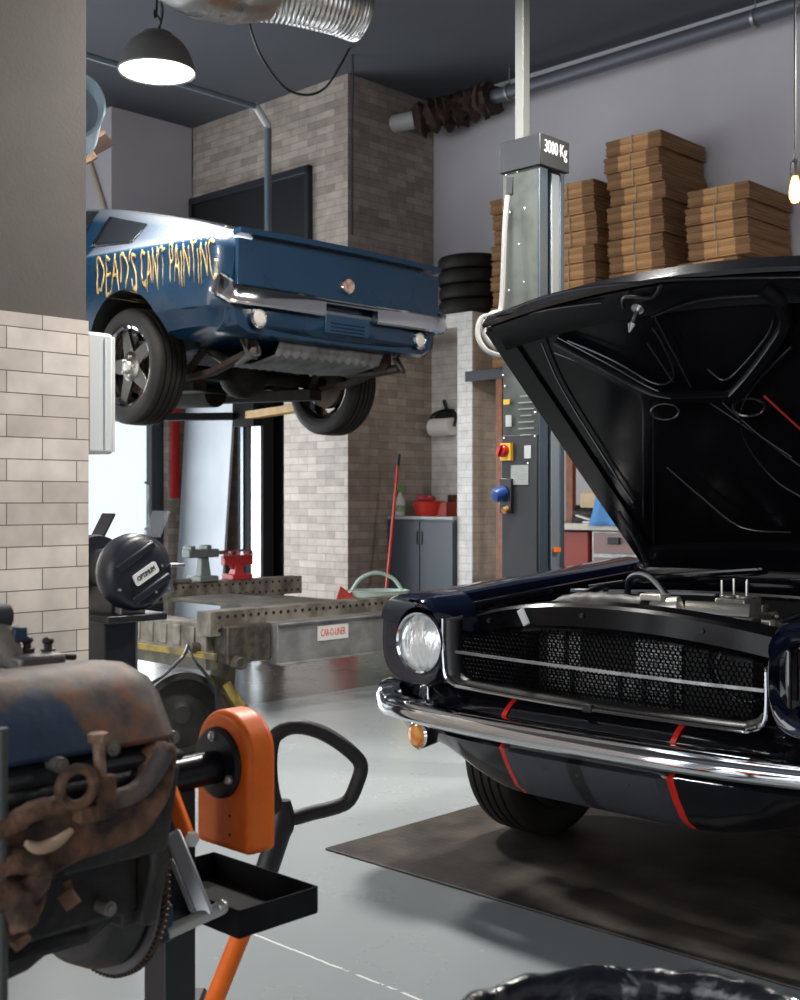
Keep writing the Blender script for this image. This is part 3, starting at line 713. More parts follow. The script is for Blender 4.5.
# headlamp nacelles: squared outer loop to round opening
HX, HZ = .632, .765
for s in (-1, 1):
    mb = MB(); n = 48; loops = []
    for kind, y, rr in (('o', .12, 1.0), ('o', .03, .995), ('o', -.02, .97), ('o', -.045, .90), ('m', -.045, .5), ('i', -.035, .103), ('i', .05, .095), ('i', .055, .01)):
        ring = []
        for i in range(n):
            a = 2*math.pi*i/n; ca, sa = math.cos(a), math.sin(a)
            # rounded square towards the outside, half sizes differ per side
            hx = .178 if ca > 0 else .108; hz = .135 if sa > 0 else .15
            pw = 2.8
            ex = math.copysign(abs(ca)**(2/pw), ca)*hx; ez = math.copysign(abs(sa)**(2/pw), sa)*hz
            if sa > 0: ez = math.copysign(abs(sa)**(2/pw), sa)*(hz+.012)
            ix, iz = ca*.103, sa*.103
            if kind == 'o': X, Z = ex*rr, ez*rr
            elif kind == 'm': X, Z = (ex*.9+ix)/2, (ez*.9+iz)/2
            else: X, Z = ca*rr, sa*rr
            if y < 0 and kind == 'o': yo = y + (-.035 if sa > .3 else 0)*max(0, sa)
            else: yo = y
            # side of the face sweeps back towards the outside
            yo += .09*max(0, X-.06)
            ring.append(mb.bm.verts.new((s*(HX+X), yo, HZ+Z)))
        loops.append(ring)
    for A, B in zip(loops, loops[1:]):
        for k in range(n): l = (k+1) % n; mb.bm.faces.new((A[k], A[l], B[l], B[k]))
    nac = mb.build('headlamp_surround', M_wing, bc, ang=50)
    if s > 0:
        mb = MB(); mb.box((s*HX, .045, HZ), (.12, .01, .12)); mb.cyl((s*HX-.02, .0, HZ-.04), (s*HX-.02, .0, HZ+.04), .006, seg=8); mb.cyl((s*HX+.01, -.01, HZ-.05), (s*HX+.01, -.01, HZ+.02), .008, seg=8); mb.tube([(s*HX-.05, .03, HZ+.06), (s*HX-.02, -.02, HZ+.02), (s*HX+.03, .0, HZ-.03)], .006, smooth=4, seg=6)
        mb.build('empty_lamp_bracket', M_grease, bc); continue
    hl = bpy.data.objects.new('headlamp', None); COL.objects.link(hl); hl.parent = bc; hl.location = (s*(HX-.004), -.03, HZ-.008)
    mb = MB(); mb.lathe([(.086, -.02), (.088, .012), (.094, .016), (.099, .006), (.099, -.02)], axis=(0, -1, 0), seg=48); mb.build('bezel', M_chrome, hl)
    mb = MB(); mb.lathe([(.088, 0), (.080, .010), (.055, .022), (.03, .028), (0, .030)], axis=(0, -1, 0), seg=40)
    mb.build('lens', mat('headlamp_glass', (.55, .58, .58), .15, .45, c2=(.95, .97, .97), scale=9, stretch=(2.2, 1, .9), bump=.9, bscale=16, bdist=.012, coat=.7, detail=2, lo=.42, hi=.56), hl)
# chin and inner panel between lamp and grille, gravel pan
mb = MB()
rows = []
for x in frange(-.80, .80, 32):
    k = .15*abs(x/.8)**4
    rows.append([(x, .09+k*.3, .66 if abs(x) > .56 else .635), (x, .02+k*.6, .625), (x, -.03+k, .598), (x, -.055+k, .575), (x, -.06+k, .53), (x, -.03+k, .50)])
mb.grid(rows); mb.build('gravel_pan', M_blackgloss, bc, solid=.006)
for s in (-1, 1):
    mb = MB(); xx = s*.278; k = .15*abs(xx/.8)**4
    mb.sweep([(xx, .02+k*.6-.004, .630), (xx, -.03+k-.003, .603), (xx, -.055+k-.004, .579), (xx, -.064+k, .54)], [(-.008, -.001), (.008, -.001), (.008, .0015), (-.008, .0015)], up=(0, -1, .3)); mb.build('pinstripe', mat('pinstripe_red', (.6, .02, .012), .3), bc)
    mb = MB(); mb.box((s*.552, .06, .735), (.035, .12, .205)); mb.build('grille_end_panel', M_blackgloss, bc, bevel=.008)
def archz(x): return .905-.20*x*x-.05*abs(x)**3
# grille: honeycomb mesh
mb = MB(); hexr = .0085; gx0, gx1, gz0, gz1 = -.525, .50, .642, .835
dx = hexr*math.sqrt(3); dz = hexr*1.5; row = 0; z = gz0
while z < gz1:
    x = gx0 + (dx/2 if row % 2 else 0)
    while x < gx1:
        yb = .025
        if z > archz(x)-.075: x += dx; continue
        o_ = [(x+hexr*math.sin(math.pi/3*k), z+hexr*math.cos(math.pi/3*k)) for k in range(6)]
        i_ = [(x+hexr*.78*math.sin(math.pi/3*k), z+hexr*.78*math.cos(math.pi/3*k)) for k in range(6)]
        vo = [mb.bm.verts.new((p, yb, q)) for p, q in o_]; vi = [mb.bm.verts.new((p, yb+.006, q)) for p, q in i_]
        for k in range(6): l = (k+1) % 6; mb.bm.faces.new((vo[k], vo[l], vi[l], vi[k]))
        x += dx
    z += dz; row += 1
g = mb.build('grille_mesh', mat('mesh_black', (.008, .008, .009), .3, .3), bc, smooth=False, fix=False)
# grille surround
gp = [(-.502, .838), (-.502, .76), (-.498, .70), (-.49, .662), (-.455, .642), (-.40, .636), (0, .626), (.45, .627), (.51, .632), (.545, .65), (.556, .69), (.556, .78)]
gp = [(x-.032, z) for x, z in gp]
gp = [(p.x, p.y) for p in smoothpts([Vector((x, z, 0)) for x, z in gp], 4)]
mb = MB(); mb.tube([(x, -.035, z) for x, z in gp], .0065, seg=8); mb.build('grille_trim', M_chrome, bc)
mb = MB(); cx, cz = -.01, .80
rows = []
for x, z in gp:
    ux, uz = cx-x, (.79-z)*1.0
    inx = .022 if abs(x-cx) > .47 else .0; inz = .010 if z < .66 else 0
    rows.append([(x, -.032, z), (x+math.copysign(inx, ux), .00, z+inz+.004), (x+math.copysign(inx, ux), .03, z+inz+.006)])
mb.grid(rows); mb.build('grille_frame', mat('grille_satin', (.045, .045, .045), .4, .4), bc, solid=.003)
mb = MB(); mb.sweep([(-.525, .0, .736), (-.23, -.025, .735), (.07, -.03, .733), (.32, -.02, .730), (.515, .0, .728)], [(-.004, -.0035), (.004, -.0045), (.004, .0045), (-.004, .0035)]); mb.build('grille_bar', M_steel, bc)
mb = MB(); mb.box((.0, -.035, .628), (.03, .02, .022)); mb.build('bonnet_pin_catch', M_black, bc, bevel=.003)
# radiator: dark core seen through, bright finned strips
M_rad = bpy.data.materials.new('radiator_fins'); M_rad.use_nodes = True; nt = M_rad.node_tree; N = nt.nodes; L = nt.links; p = N['Principled BSDF']
tc = N.new('ShaderNodeTexCoord'); mp = N.new('ShaderNodeMapping'); mp.inputs['Rotation'].default_value = (RAD(90), 0, 0); L.new(tc.outputs['Object'], mp.inputs[0])
br = N.new('ShaderNodeTexBrick'); br.inputs['Scale'].default_value = 1; br.inputs['Brick Width'].default_value = .02; br.inputs['Row Height'].default_value = .009; br.inputs['Mortar Size'].default_value = .0016
br.inputs['Color1'].default_value = (.62, .63, .63, 1); br.inputs['Color2'].default_value = (.35, .36, .37, 1); br.inputs['Mortar'].default_value = (.03, .03, .03, 1)
L.new(mp.outputs[0], br.inputs['Vector']); L.new(br.outputs['Color'], p.inputs['Base Color']); p.inputs['Metallic'].default_value = .6; p.inputs['Roughness'].default_value = .35
b = N.new('ShaderNodeBump'); b.invert = True; b.inputs['Distance'].default_value = .004; L.new(br.outputs['Fac'], b.inputs['Height']); L.new(b.outputs[0], p.inputs['Normal'])
mb = MB(); mb.box((.0, .24, .68), (.72, .05, .40)); rad = mb.build('radiator', mat('radiator_black', (.012, .012, .013), .5), bc, bevel=.006)
mb = MB()
for x0, x1, z0, z1 in ((-.315, -.255, .62, .80), (-.235, -.195, .66, .80), (-.315, .15, .62, .70), (.0, .15, .62, .83)):
    mb.box(((x0+x1)/2, .208, (z0+z1)/2), (x1-x0, .012, z1-z0))
mb.build('core_fins', M_rad, rad, smooth=False)
for x in (-.22, -.05, .03, .12): mb = MB(); mb.box((x, .198, .66), (.012, .008, .09)); mb.build('radiator_strut', M_black, rad)
mb = MB(); mb.lathe([(.10, 0), (.105, .006), (.11, 0)], c=(.34, .20, .76), axis=(0, -1, 0), seg=32); mb.tube([(.30, .17, .80), (.28, .16, .74), (.31, .16, .69), (.36, .16, .66)], .006, smooth=4)
mb.build('cooling_hose', M_black, rad); mb = MB(); mb.box((-.15, .195, .815), (.10, .02, .02)); mb.build('radiator_bracket', M_steel, rad)
# radiator support arch
mb = MB(); rows = []
for x in frange(-.66, .66, 36):
    yy = .02+.16*(x/.66)**2; z = archz(x)
    rows.append([(x, yy+.06, z-.09), (x, yy+.012, z-.075), (x, yy, z-.06), (x, yy+.004, z-.008), (x, yy+.014, z), (x, yy+.09, z+.004), (x, yy+.10, z-.03)])
mb.grid(rows); arch = mb.build('radiator_support', M_under, bc, solid=.004)
for x in (-.46, -.06, .30, .47): mb = MB(); mb.cyl((x, .02+.16*(x/.66)**2-.006, archz(x)-.03), (x, .03+.16*(x/.66)**2, archz(x)-.03), .007, seg=8); mb.build('support_bolt', M_grease, arch)
mb = MB(); mb.box((-.275, .03, .855), (.02, .012, .05), rot=(0, RAD(-30), 0)); mb.build('catch_tab', M_white, arch, bevel=.002)
# front bumper
def fb(x): return -.125+.085*abs(x/.78)**3
pts = []
for x in frange(-.76, .76, 40): pts.append((x, fb(x), .544+.008*abs(x)**2))
pts = [(-.86, .20, .590), (-.856, .11, .588), (-.84, .035, .582), (-.81, -.02, .568)] + [p for p in pts if abs(p[0]) <= .79] + [(.81, -.02, .568), (.84, .035, .582), (.856, .11, .588), (.86, .20, .590)]
pf = [(-.05, .030), (.0, .032), (.012, .027), (.006, .020), (.017, .010), (.019, -.016), (.012, -.028), (-.01, -.032), (-.045, -.032)]
scs = [1.0, 1.05, 1.1, 1.1]+[1]*(len(pts)-8)+[1.1, 1.1, 1.05, 1.0]
mb = MB(); mb.sweep(smoothpts(pts, 2), pf, scales=[scs[min(i//2, len(scs)-1)] for i in range(2*(len(pts)-1)+1)]); mb.build('front_bumper', M_chrome, bc, ang=50)
# valance with grey centre stripe and red pinstripes
vm = bpy.data.materials.new('valance_stripes'); vm.use_nodes = True; nt = vm.node_tree; N = nt.nodes; L = nt.links; p = N['Principled BSDF']
tc = N.new('ShaderNodeTexCoord'); sp = N.new('ShaderNodeSeparateXYZ'); L.new(tc.outputs['Object'], sp.inputs[0])
def stripe(x0, x1):
    a = N.new('ShaderNodeMath'); a.operation = 'GREATER_THAN'; a.inputs[1].default_value = x0; L.new(sp.outputs[0], a.inputs[0])
    c = N.new('ShaderNodeMath'); c.operation = 'LESS_THAN'; c.inputs[1].default_value = x1; L.new(sp.outputs[0], c.inputs[0])
    m_ = N.new('ShaderNodeMath'); m_.operation = 'MULTIPLY'; L.new(a.outputs[0], m_.inputs[0]); L.new(c.outputs[0], m_.inputs[1]); return m_.outputs[0]
cur = None; base = (.005, .005, .007, 1)
for x0, x1, c_ in ((-.27, .27, (.032, .034, .042, 1)), (-.028, .022, (.007, .007, .009, 1)), (-.285, -.270, (.6, .02, .012, 1)), (.270, .286, (.6, .02, .012, 1))):
    mx = N.new('ShaderNodeMix'); mx.data_type = 'RGBA'; L.new(stripe(x0, x1), mx.inputs[0])
    if cur is None: mx.inputs[6].default_value = base
    else: L.new(cur, mx.inputs[6])
    mx.inputs[7].default_value = c_; cur = mx.outputs[2]
L.new(cur, p.inputs['Base Color'])
rg = N.new('ShaderNodeMix'); rg.data_type = 'FLOAT'; L.new(stripe(-.27, .27), rg.inputs[0]); rg.inputs[2].default_value = .12; rg.inputs[3].default_value = .45; L.new(rg.outputs[0], p.inputs['Roughness'])
mb = MB(); rows = []
for x in frange(-.80, .80, 64):
    a = abs(x); k = .14*(a/.8)**3; bot = .335+(.16*((a-.30)/.5)**1.6 if a > .30 else 0)
    bulge = .028 if -.24 < x < .26 else 0
    rows.append([(x, -.055+k, .505), (x, -.075+k-bulge, .485), (x, -.045+k-bulge, .43 if a < .5 else .45), (x, -.0+k-bulge*.5, bot+.03), (x, .045+k, bot), (x, .09+k, bot+.01)])
mb.grid(rows); mb.build('front_valance', vm, bc, solid=.005)
mb = MB()
for x in (-.11, .16, -.0): mb.cyl((x, -.09, .455), (x, -.078, .455), .006, seg=8)
mb.build('valance_bolt', M_black, bc)
for s in (-1, 1):
    il = bpy.data.objects.new('indicator_lamp', None); COL.objects.link(il); il.parent = bc; il.location = (s*.66, .0, .462)
    mb = MB(); mb.lathe([(.036, -.05), (.044, .0), (.046, .012), (.040, .018), (.036, .012)], axis=(s*.12, -1, 0), seg=32); mb.build('bezel', M_chrome, il)
    mb = MB(); mb.lathe([(.037, .012), (.03, .026), (.012, .032), (0, .033)], axis=(s*.12, -1, 0), seg=32); mb.build('lens', mat('amber_lens', (.75, .22, .03), .2, coat=.8, c2=(.9, .42, .10), scale=40), il)
# bonnet
HY, HZh, ANG = 1.30, .965, RAD(44)
hb = bpy.data.objects.new('bonnet', None); COL.objects.link(hb); hb.parent = bc; hb.location = (0, HY, HZh)
# local: x across, s from hinge towards the nose, n outward (skin side)
sdir = Vector((0, -math.cos(ANG), math.sin(ANG))); ndir = Vector((0, math.sin(ANG), math.cos(ANG)))
def HP(x, s, n=0.0): return Vector((x, 0, 0)) + sdir*s + ndir*n
def hood_uv(px, py, n=-.03):
    d = Vector(((px-400)/1200, 1, -(py-500)/1200)); o = Vector((0, 0, 1.2))
    P0 = CP(0, HY, HZh); sd = BX*sdir.y + Vector((0, 0, sdir.z)); nd = BX*ndir.y + Vector((0, 0, ndir.z))
    P0 = P0 + nd*n; t = (P0-o).dot(nd)/d.dot(nd); q = o+d*t-P0
    return q.dot(AX), q.dot(sd)
def hl_(x): return 1.235+.055*(1-(x/.70)**2)
def hwid(s): return .665+.085*(s/1.235)
rows = []
for i in range(25):
    u = -1+2*i/24; rows.append([HP(u*hwid(t*1.235), t*hl_(u*.7), .035*(1-u*u)*1.0+.006) for t in frange(0, 1, 16)])
mb = MB(); mb.grid(rows); mb.build('bonnet_skin', M_blackgloss, hb, solid=.006)
rows = []
for i in range(25):
    u = -1+2*i/24; rows.append([HP(u*(hwid(t*1.235)-.02), .02+t*(hl_(u*.7)-.06), .035*(1-u*u)-.012) for t in frange(0, 1, 16)])
mb = MB(); mb.grid(rows); mb.build('inner_panel', M_under, hb, solid=.004)
# frame rails
box_r = [(-.045, .0), (-.040, -.028), (.040, -.028), (.045, .0)]
mb = MB()
for s in (-1, 1):
    mb.sweep([HP(s*(hwid(t)-.045), t, .002+.0) for t in frange(.03, 1.20, 10)], [(-.045, .006), (-.042, -.024), (.042, -.030), (.045, .006)], up=ndir)
mb.sweep([HP(x, hl_(x)-.06, .03*(1-(x/.7)**2)) for x in frange(-.70, .70, 24)], [(-.07, .004), (-.055, -.040), (-.01, -.030), (.045, -.036), (.052, .004)], up=ndir)
mb.sweep([HP(x, .05, .02*(1-(x/.7)**2)) for x in frange(-.62, .62, 16)], [(-.05, .0), (-.04, -.03), (.04, -.03), (.05, .0)], up=ndir)
mb.build('bonnet_frame', M_under, hb)
mb = MB(); mb.sweep([HP(x, hl_(x)+.002, .034*(1-(x/.7)**2)-.012) for x in frange(-.725, .725, 28)], [(-.010, .022), (.008, .022), (.010, -.028), (-.004, -.032)], up=ndir); mb.build('bonnet_lip', M_blackgloss, hb)
# pressed ribs following the photograph's layout
def rib(pl, r, name, m, flat=.55, k=4):
    P = [HP(*hood_uv(a, b), -.016) for a, b in pl]; P = smoothpts(P, k) if k else P
    mb = MB(); mb.sweep(P, [(-r, 0), (-r*.7, -r*flat), (-r*.5, -r*flat*1.25), (r*.5, -r*flat*1.25), (r*.7, -r*flat), (r, 0)], up=ndir); return mb
xs_ = [((553, 345), (600, 370), (645, 394), (672, 400)), ((672, 400), (700, 399), (732, 398)), ((732, 398), (752, 376), (775, 345), (785, 325), (778, 305), (762, 292))]
for pl in xs_: rib(pl, .022, 'rib', M_under, .8).build('brace_rib', M_under, hb)
mrib = mat('rib_edge', (.10, .10, .11), .18, .9)
for pl in (((556, 340), (602, 364), (646, 389), (672, 396), (732, 393), (750, 372), (772, 342), (782, 324)), ((556, 351), (600, 375), (645, 400), (672, 404), (732, 402), (755, 380), (780, 346), (790, 326), (784, 303)), ((500, 332), (530, 380), (565, 430), (600, 485), (625, 525)), ((486, 322), (540, 300), (600, 288), (700, 282), (800, 280)), ((540, 345), (560, 390), (600, 455), (632, 505)), ((790, 350), (745, 400), (742, 440), (770, 480), (800, 500)), ((566, 343), (610, 362), (650, 385), (668, 385), (672, 372), (660, 345), (650, 330)), ((706, 372), (722, 383), (738, 372), (765, 340), (772, 322)), ((553, 355), (590, 370), (625, 390), (640, 402), (642, 440), (642, 520)), ((652, 405), (652, 460), (652, 545)),
           ((645, 345), (672, 385)), ((652, 318), (690, 390)), ((700, 400), (745, 430), (790, 460)), ((650, 320), (700, 303), (770, 298)), ((720, 405), (760, 440), (800, 470)), ((665, 470), (700, 500), (740, 530), (790, 535)), ((500, 325), (545, 312), (600, 305))):
    rib(pl, .0042, 'r', mrib, .9).build('pressed_edge', mrib, hb)
for cx_, cy_, w_, h_ in ((664, 414, 14, 8), (748, 410, 16, 9)):
    P = [HP(*hood_uv(cx_+w_*math.cos(a), cy_+h_*math.sin(a)), -.018) for a in frange(0, 2*math.pi, 16)[:-1]]
    mb = MB(); mb.tube(P, .005, closed=True, seg=6); mb.build('pressed_edge', mrib, hb)
mb = MB(); P = [HP(*hood_uv(a, b), -.02) for a, b in ((763, 398), (800, 432))]; mb.cyl(P[0], P[1], .004, seg=8); mb.build('red_hose', mat('red_line', (.35, .02, .012), .3), hb)
hx, hs = hood_uv(640, 305)
mb = MB(); a = HP(hx, hs, -.02); mb.cyl(a, a-ndir*.03, .020, seg=16); mb.cyl(a-ndir*.02, a-ndir*.075-Vector((0, 0, .02)), .0075, seg=12)
e = a-ndir*.075-Vector((0, 0, .02)); dd = (e-(a-ndir*.02)).normalized(); mb.cyl(e, e+dd*.028, .013, .002, seg=14)
mb.build('latch_pin', mat('silver_pin', (.75, .73, .70), .25, 1.0), hb)
mb = MB(); mb.tube([HP(hx-.06, hs, -.03), HP(hx-.02, hs+.05, -.05), HP(hx+.05, hs+.02, -.03), HP(hx+.10, hs+.06, -.03)], .006, smooth=4); mb.build('latch_plate', M_grease, hb)
for s in (-1, 1):
    mb = MB(); mb.tube([(s*.645, .02, -.12), (s*.64, -.02, -.03), HP(s*.63, .10, -.02), HP(s*.63, .3, -.02)], .010, smooth=4); mb.box((s*.645, .02, -.10), (.02, .10, .10)); mb.build('bonnet_hinge', M_black, hb)
# engine bay
mb = MB(); mb.box((0, .90, .36), (1.1, .85, .05)); mb.box((0, 1.29, .62), (1.36, .04, .60)); mb.build('bay_floor', M_dark, bc)
cowl = MB(); rows = [[(x, 1.20, .86), (x, 1.22, .93+.015*(1-x*x)), (x, 1.27, .955+.02*(1-x*x)), (x, 1.34, .965+.02*(1-x*x)), (x, 1.52, 1.02+.02*(1-x*x))] for x in frange(-.66, .66, 20)]
cowl.grid(rows); cowl.build('cowl_panel', M_blackgloss, bc, solid=.006)
mb = MB()
for s in (-1, 1):
    mb.box((s*.56, .85, .70), (.20, .34, .26), taper=.8); mb.sweep([(s*.655, .16, .85), (s*.655, .6, .88), (s*.655, 1.2, .92)], [(-.02, -.02), (.02, -.02), (.02, .01), (-.02, .01)])
mb.build('inner_wing', M_blackgloss, bc, bevel=.01)
mb = MB(); mb.tube([(-.58, .80, .885), (-.35, 1.0, .93), (-.12, 1.20, .95)], .011, seg=8); mb.tube([(.58, .80, .885), (.35, 1.0, .93), (.12, 1.20, .95)], .011, seg=8); mb.tube([(-.60, .72, .875), (-.2, .86, .885), (.25, .86, .885), (.60, .72, .875)], .011, seg=8, smooth=4); mb.build('strut_brace', M_chrome, bc)
en = bpy.data.objects.new('engine', None); COL.objects.link(en); en.parent = bc; en.location = (.055, .72, .585); en.scale = (.85, .85, .85)
mb = MB(); mb.box((0, 0, -.02), (.34, .52, .30)); 
for s in (-1, 1): mb.box((s*.17, 0, .12), (.16, .50, .14), rot=(0, s*RAD(40), 0))
mb.build('engine_block', M_grease, en, bevel=.015)
for s in (-1, 1):
    mb = MB(); mb.box((s*.22, 0, .19), (.13, .48, .07), rot=(0, s*RAD(40), 0)); mb.build('rocker_cover', mat('cover_black', (.01, .01, .012), .2, coat=.8), en, bevel=.02)
mb = MB(); mb.box((0, .02, .20), (.24, .40, .06)); 
for s in (-1, 1):
    for k in range(4): mb.tube([(0.03*s, .02, .24), (.08*s, -.14+.1*k, .25), (.15*s, -.16+.11*k, .19)], .022, smooth=4)
mb.box((0, .0, .25), (.12, .14, .03)); mb.cyl((.0, -.20, .19), (0, -.20, .27), .045); mb.build('inlet_manifold', mat('cast_alloy', (.52, .50, .46), .45, .7, c2=(.35, .33, .30), scale=14, bump=.3), en, bevel=.006)
cb = MB(); cb.box((0, 0, .285), (.16, .18, .04)); cb.box((0, -.02, .33), (.12, .13, .06)); cb.box((0, -.11, .31), (.10, .05, .045)); cb.box((0, .10, .31), (.10, .05, .045)); cb.cyl((-.03, -.04, .36), (-.03, -.04, .372), .03); cb.cyl((.035, -.04, .36), (.035, -.04, .372), .03)
cb.tube([(.09, .05, .30), (.13, .02, .31), (.16, -.03, .30)], .008)
cb.build('carburettor', mat('carb_alloy', (.62, .58, .50), .35, .8, c2=(.4, .38, .34), scale=25), en, bevel=.004)
for x, y in ((-.05, -.05), (.05, -.05), (0, .05), (-.06, .06)): cb = MB(); cb.cyl((x, y, .34), (x, y, .425), .004, seg=8); cb.build('stud', M_bolt, en)
# top hose, thermostat, fan shroud hose, wiring
mb = MB(); P = smoothpts([Vector(v) for v in ((-.42, .30, .82), (-.28, .27, .875), (-.15, .25, .888), (.0, .25, .885))], 10)
mb.tube(P, .034, seg=18, scales=[1+.05*math.sin(i*1.6) for i in range(len(P))]); mb.build('radiator_hose', mat('silver_hose', (.13, .13, .125), .5, .5, c2=(.07, .07, .068), scale=20), bc)
mb = MB(); mb.cyl((.02, .26, .88), (.10, .28, .89), .034); mb.box((.03, .26, .918), (.07, .06, .02)); mb.cyl((.10, .30, .87), (.26, .38, .85), .04, .055); mb.build('thermostat_housing', mat('bright_alloy', (.70, .66, .60), .35, .8), bc, bevel=.003)
mb = MB(); mb.tube([(-.36, .72, .80), (-.32, .66, .93), (-.20, .58, .955), (-.06, .46, .91), (.03, .34, .86)], .011, smooth=6); mb.tube([(.30, .5, .85), (.42, .7, .90), (.5, 1.0, .88), (.4, 1.2, .9)], .009, smooth=6); mb.tube([(-.55, .4, .82), (-.45, .5, .86), (-.48, .8, .90), (-.40, 1.18, .88)], .010, smooth=6)
mb.build('hose', M_black, bc)
mb = MB(); mb.cyl((-.02, .40, .875), (.0, .37, .872), .014); mb.build('hose_clamp', mat('blue_clamp', (.03, .12, .28), .4), bc)
mb = MB(); mb.cyl((.30, .34, .80), (.33, .27, .80), .055, seg=24); mb.box((.33, .30, .845), (.09, .03, .05)); mb.cyl((.44, .38, .80), (.50, .36, .80), .05); mb.box((.40, .32, .77), (.18, .05, .04)); mb.build('alternator', mat('bright_alloy', (.70, .66, .60), .35, .8), bc, bevel=.004)
mb = MB(); mb.cyl((.50, .34, .83), (.54, .33, .845), .022); mb.build('oil_cap', mat('oxide_red', (.25, .05, .03), .5), bc)
mb = MB(); mb.tube([(.52, .33, .84), (.58, .35, .85), (.64, .42, .84)], .004, smooth=4, seg=6); mb.build('yellow_wire', mat('yellow_wire', (.8, .55, .03), .5), bc)
rr_ = random.Random(5)
mb = MB()
for i in range(26):
    x = rr_.uniform(-.62, .62); y = rr_.uniform(.35, 1.15)
    if abs(x) < .3 and y < 1.0: x = math.copysign(.36+abs(x)*.5, x)
    z = .74+rr_.uniform(0, .09)
    mb.cyl((x, y, z-.05), (x+rr_.uniform(-.02, .02), y, z), rr_.uniform(.008, .022), seg=10)
mb.build('bay_fitting', M_steel, bc)
for s in (-1, 1): mb = MB(); mb.box((s*.60, .5, .72), (.09, .20, .14)); mb.tube([(s*.6, .3, .80), (s*.55, .35, .84), (s*.5, .3, .80), (s*.42, .3, .82)], .01, smooth=4); mb.build('bay_box', M_black, bc, bevel=.008)
for y in (.73, 3.73):
    for s in (1, -1): make_wheel(bc, (s*.74, y, .333), 0 if s > 0 else math.pi, 'dark')
mb = MB()
for s in (-1, 1): mb.box((s*.45, .80, .28), (.34, .06, .05)); mb.cyl((s*.5, .80, .3), (s*.5, .84, .6), .04)
mb.box((0, 2.6, .22), (1.2, 3.2, .04)); mb.box((0, .8, .22), (.6, .12, .1)); mb.cyl((-.64, 3.73, .33), (.64, 3.73, .33), .04)
mb.build('chassis', Und, bc)
# ------------------------------------------------------------ helpers for things described in room coordinates
OFF = {}
def rthing(name, a, b, label, cat, group=None, z=0.0):
    t = thing(name, RW(a, b, z), label, cat, ROOM, group); OFF[t.name] = Vector((a, b, z)); return t
def rb(mb, name, m, t, **k):
    for v in mb.bm.verts: v.co -= OFF[t.name]
    return mb.build(name, m, t, **k)
def rsolo(mb, name, m, a, b, label, cat, group=None, z=0.0, **k):
    for v in mb.bm.verts: v.co -= Vector((a, b, z))
    return tag(mb.build(name, m, loc=RW(a, b, z), rotz=ROOM, **k), label, cat, group)
def onB(px, py, b):
    """where the sight line meets the room plane b = const, in room coordinates"""
    d = Vector(((px-400)/1200, 1, -(py-500)/1200)); t = b/d.dot(BX); q = d*t; return Vector((q.dot(AX), b, 1.2+q.z))
def onA(px, py, a):
    d = Vector(((px-400)/1200, 1, -(py-500)/1200)); t = a/d.dot(AX); q = d*t; return Vector((a, q.dot(BX), 1.2+q.z))
def toR(w): return Vector((w.dot(AX), w.dot(BX), w.z))

# ------------------------------------------------------------ lift column beside the black car
na = Vector(toR(Vector((.593, 5.1, 0)))); a1, b0 = na.x, na.y      # near vertical corner of the column
M_liftgrey = mat('lift_blue_grey', (.055, .08, .105), .4, .3)
M_plate = mat('weathered_plate', (.036, .042, .040), .55, .2, c2=(.068, .080, .072), scale=7, detail=6, r2=.6)
t = rthing('car_lift', a1-.1, b0+.09, 'tall dark grey car lift column with a control panel beside the black car', 'car lift')
mb = MB(); mb.box((a1-.10, b0+.006, 2.31), (.196, .012, .64)); mb.box((a1-.10, b0+.006, 1.72), (.196, .012, .54)); rb(mb, 'front_plate', M_plate, t, bevel=.002)
mb = MB(); mb.box((a1-.006, b0+.03, 1.31), (.012, .06, 2.62)); mb.box((a1-.194, b0+.09, 1.31), (.012, .17, 2.62)); mb.box((a1-.1, b0+.024, 1.31), (.19, .012, 2.62)); mb.box((a1-.006, b0+.165, 1.31), (.012, .03, 2.62)); rb(mb, 'column', M_liftgrey, t, bevel=.003)
mb = MB(); mb.box((a1-.03, b0+.13, 1.31), (.05, .075, 2.60)); rb(mb, 'slide_rail', mat('pale_rail', (.26, .31, .34), .4, .5), t, bevel=.004)
mb = MB(); mb.box((a1-.05, b0+.068, 1.2), (.05, .03, 2.3)); rb(mb, 'slot', M_dark, t)
Cap = mat('cap_grey', (.010, .012, .016), .45)
mb = MB(); mb.box((a1-.098, b0+.092, 2.69), (.224, .208, .135)); cap = rb(mb, 'cap', Cap, t, bevel=.004)
o = text_mesh('3000 Kg', .078, 'lettering', mat('white_lettering', (.95, .95, .95), .5), cap, None, ext=.001)
o.data.transform(frame((a1+.0155, b0+.105, 2.718)-OFF[t.name] if False else (Vector((a1+.0155, b0+.095, 2.705))-OFF[t.name]), (0, 1, 0), (0, 0, 1)) @ Matrix.Diagonal((.62, 1, 1, 1)))
# dark control cabinet on the left face with its switches and stickers
yf = b0-.012
mb = MB(); mb.box((a1-.10, b0-.004, .98), (.19, .02, 1.0)); rb(mb, 'control_panel', mat('panel_anthracite', (.014, .016, .020), .5), t, bevel=.003)
def on(px, py): q = onB(px, py, yf-.002); return q
def plate(px, py, w, h, name, m, dep=.004):
    q = on(px, py); mb = MB(); mb.box((q.x, yf-dep/2-.002, q.z), (w, dep, h)); return rb(mb, name, m, t, bevel=.0008)
plate(507, 402, .035, .022, 'warning_sticker', mat('yellow_sticker', (.75, .45, .03), .5))
plate(509, 421, .032, .050, 'white_sticker', mat('white_sticker', (.38, .41, .40), .5))
plate(528, 452, .036, .055, 'white_sticker', MATS['white_sticker'])
plate(520, 475, .095, .085, 'data_plate', mat('data_plate', (.28, .30, .295), .5, c2=(.23, .25, .24), scale=60, stretch=(.3, 1, 4)))
for k in range(7): plate(526, 396+k*6.5, .085 if k % 3 else .06, .006, 'printed_line', mat('printed_grey', (.16, .18, .175), .5), .002)
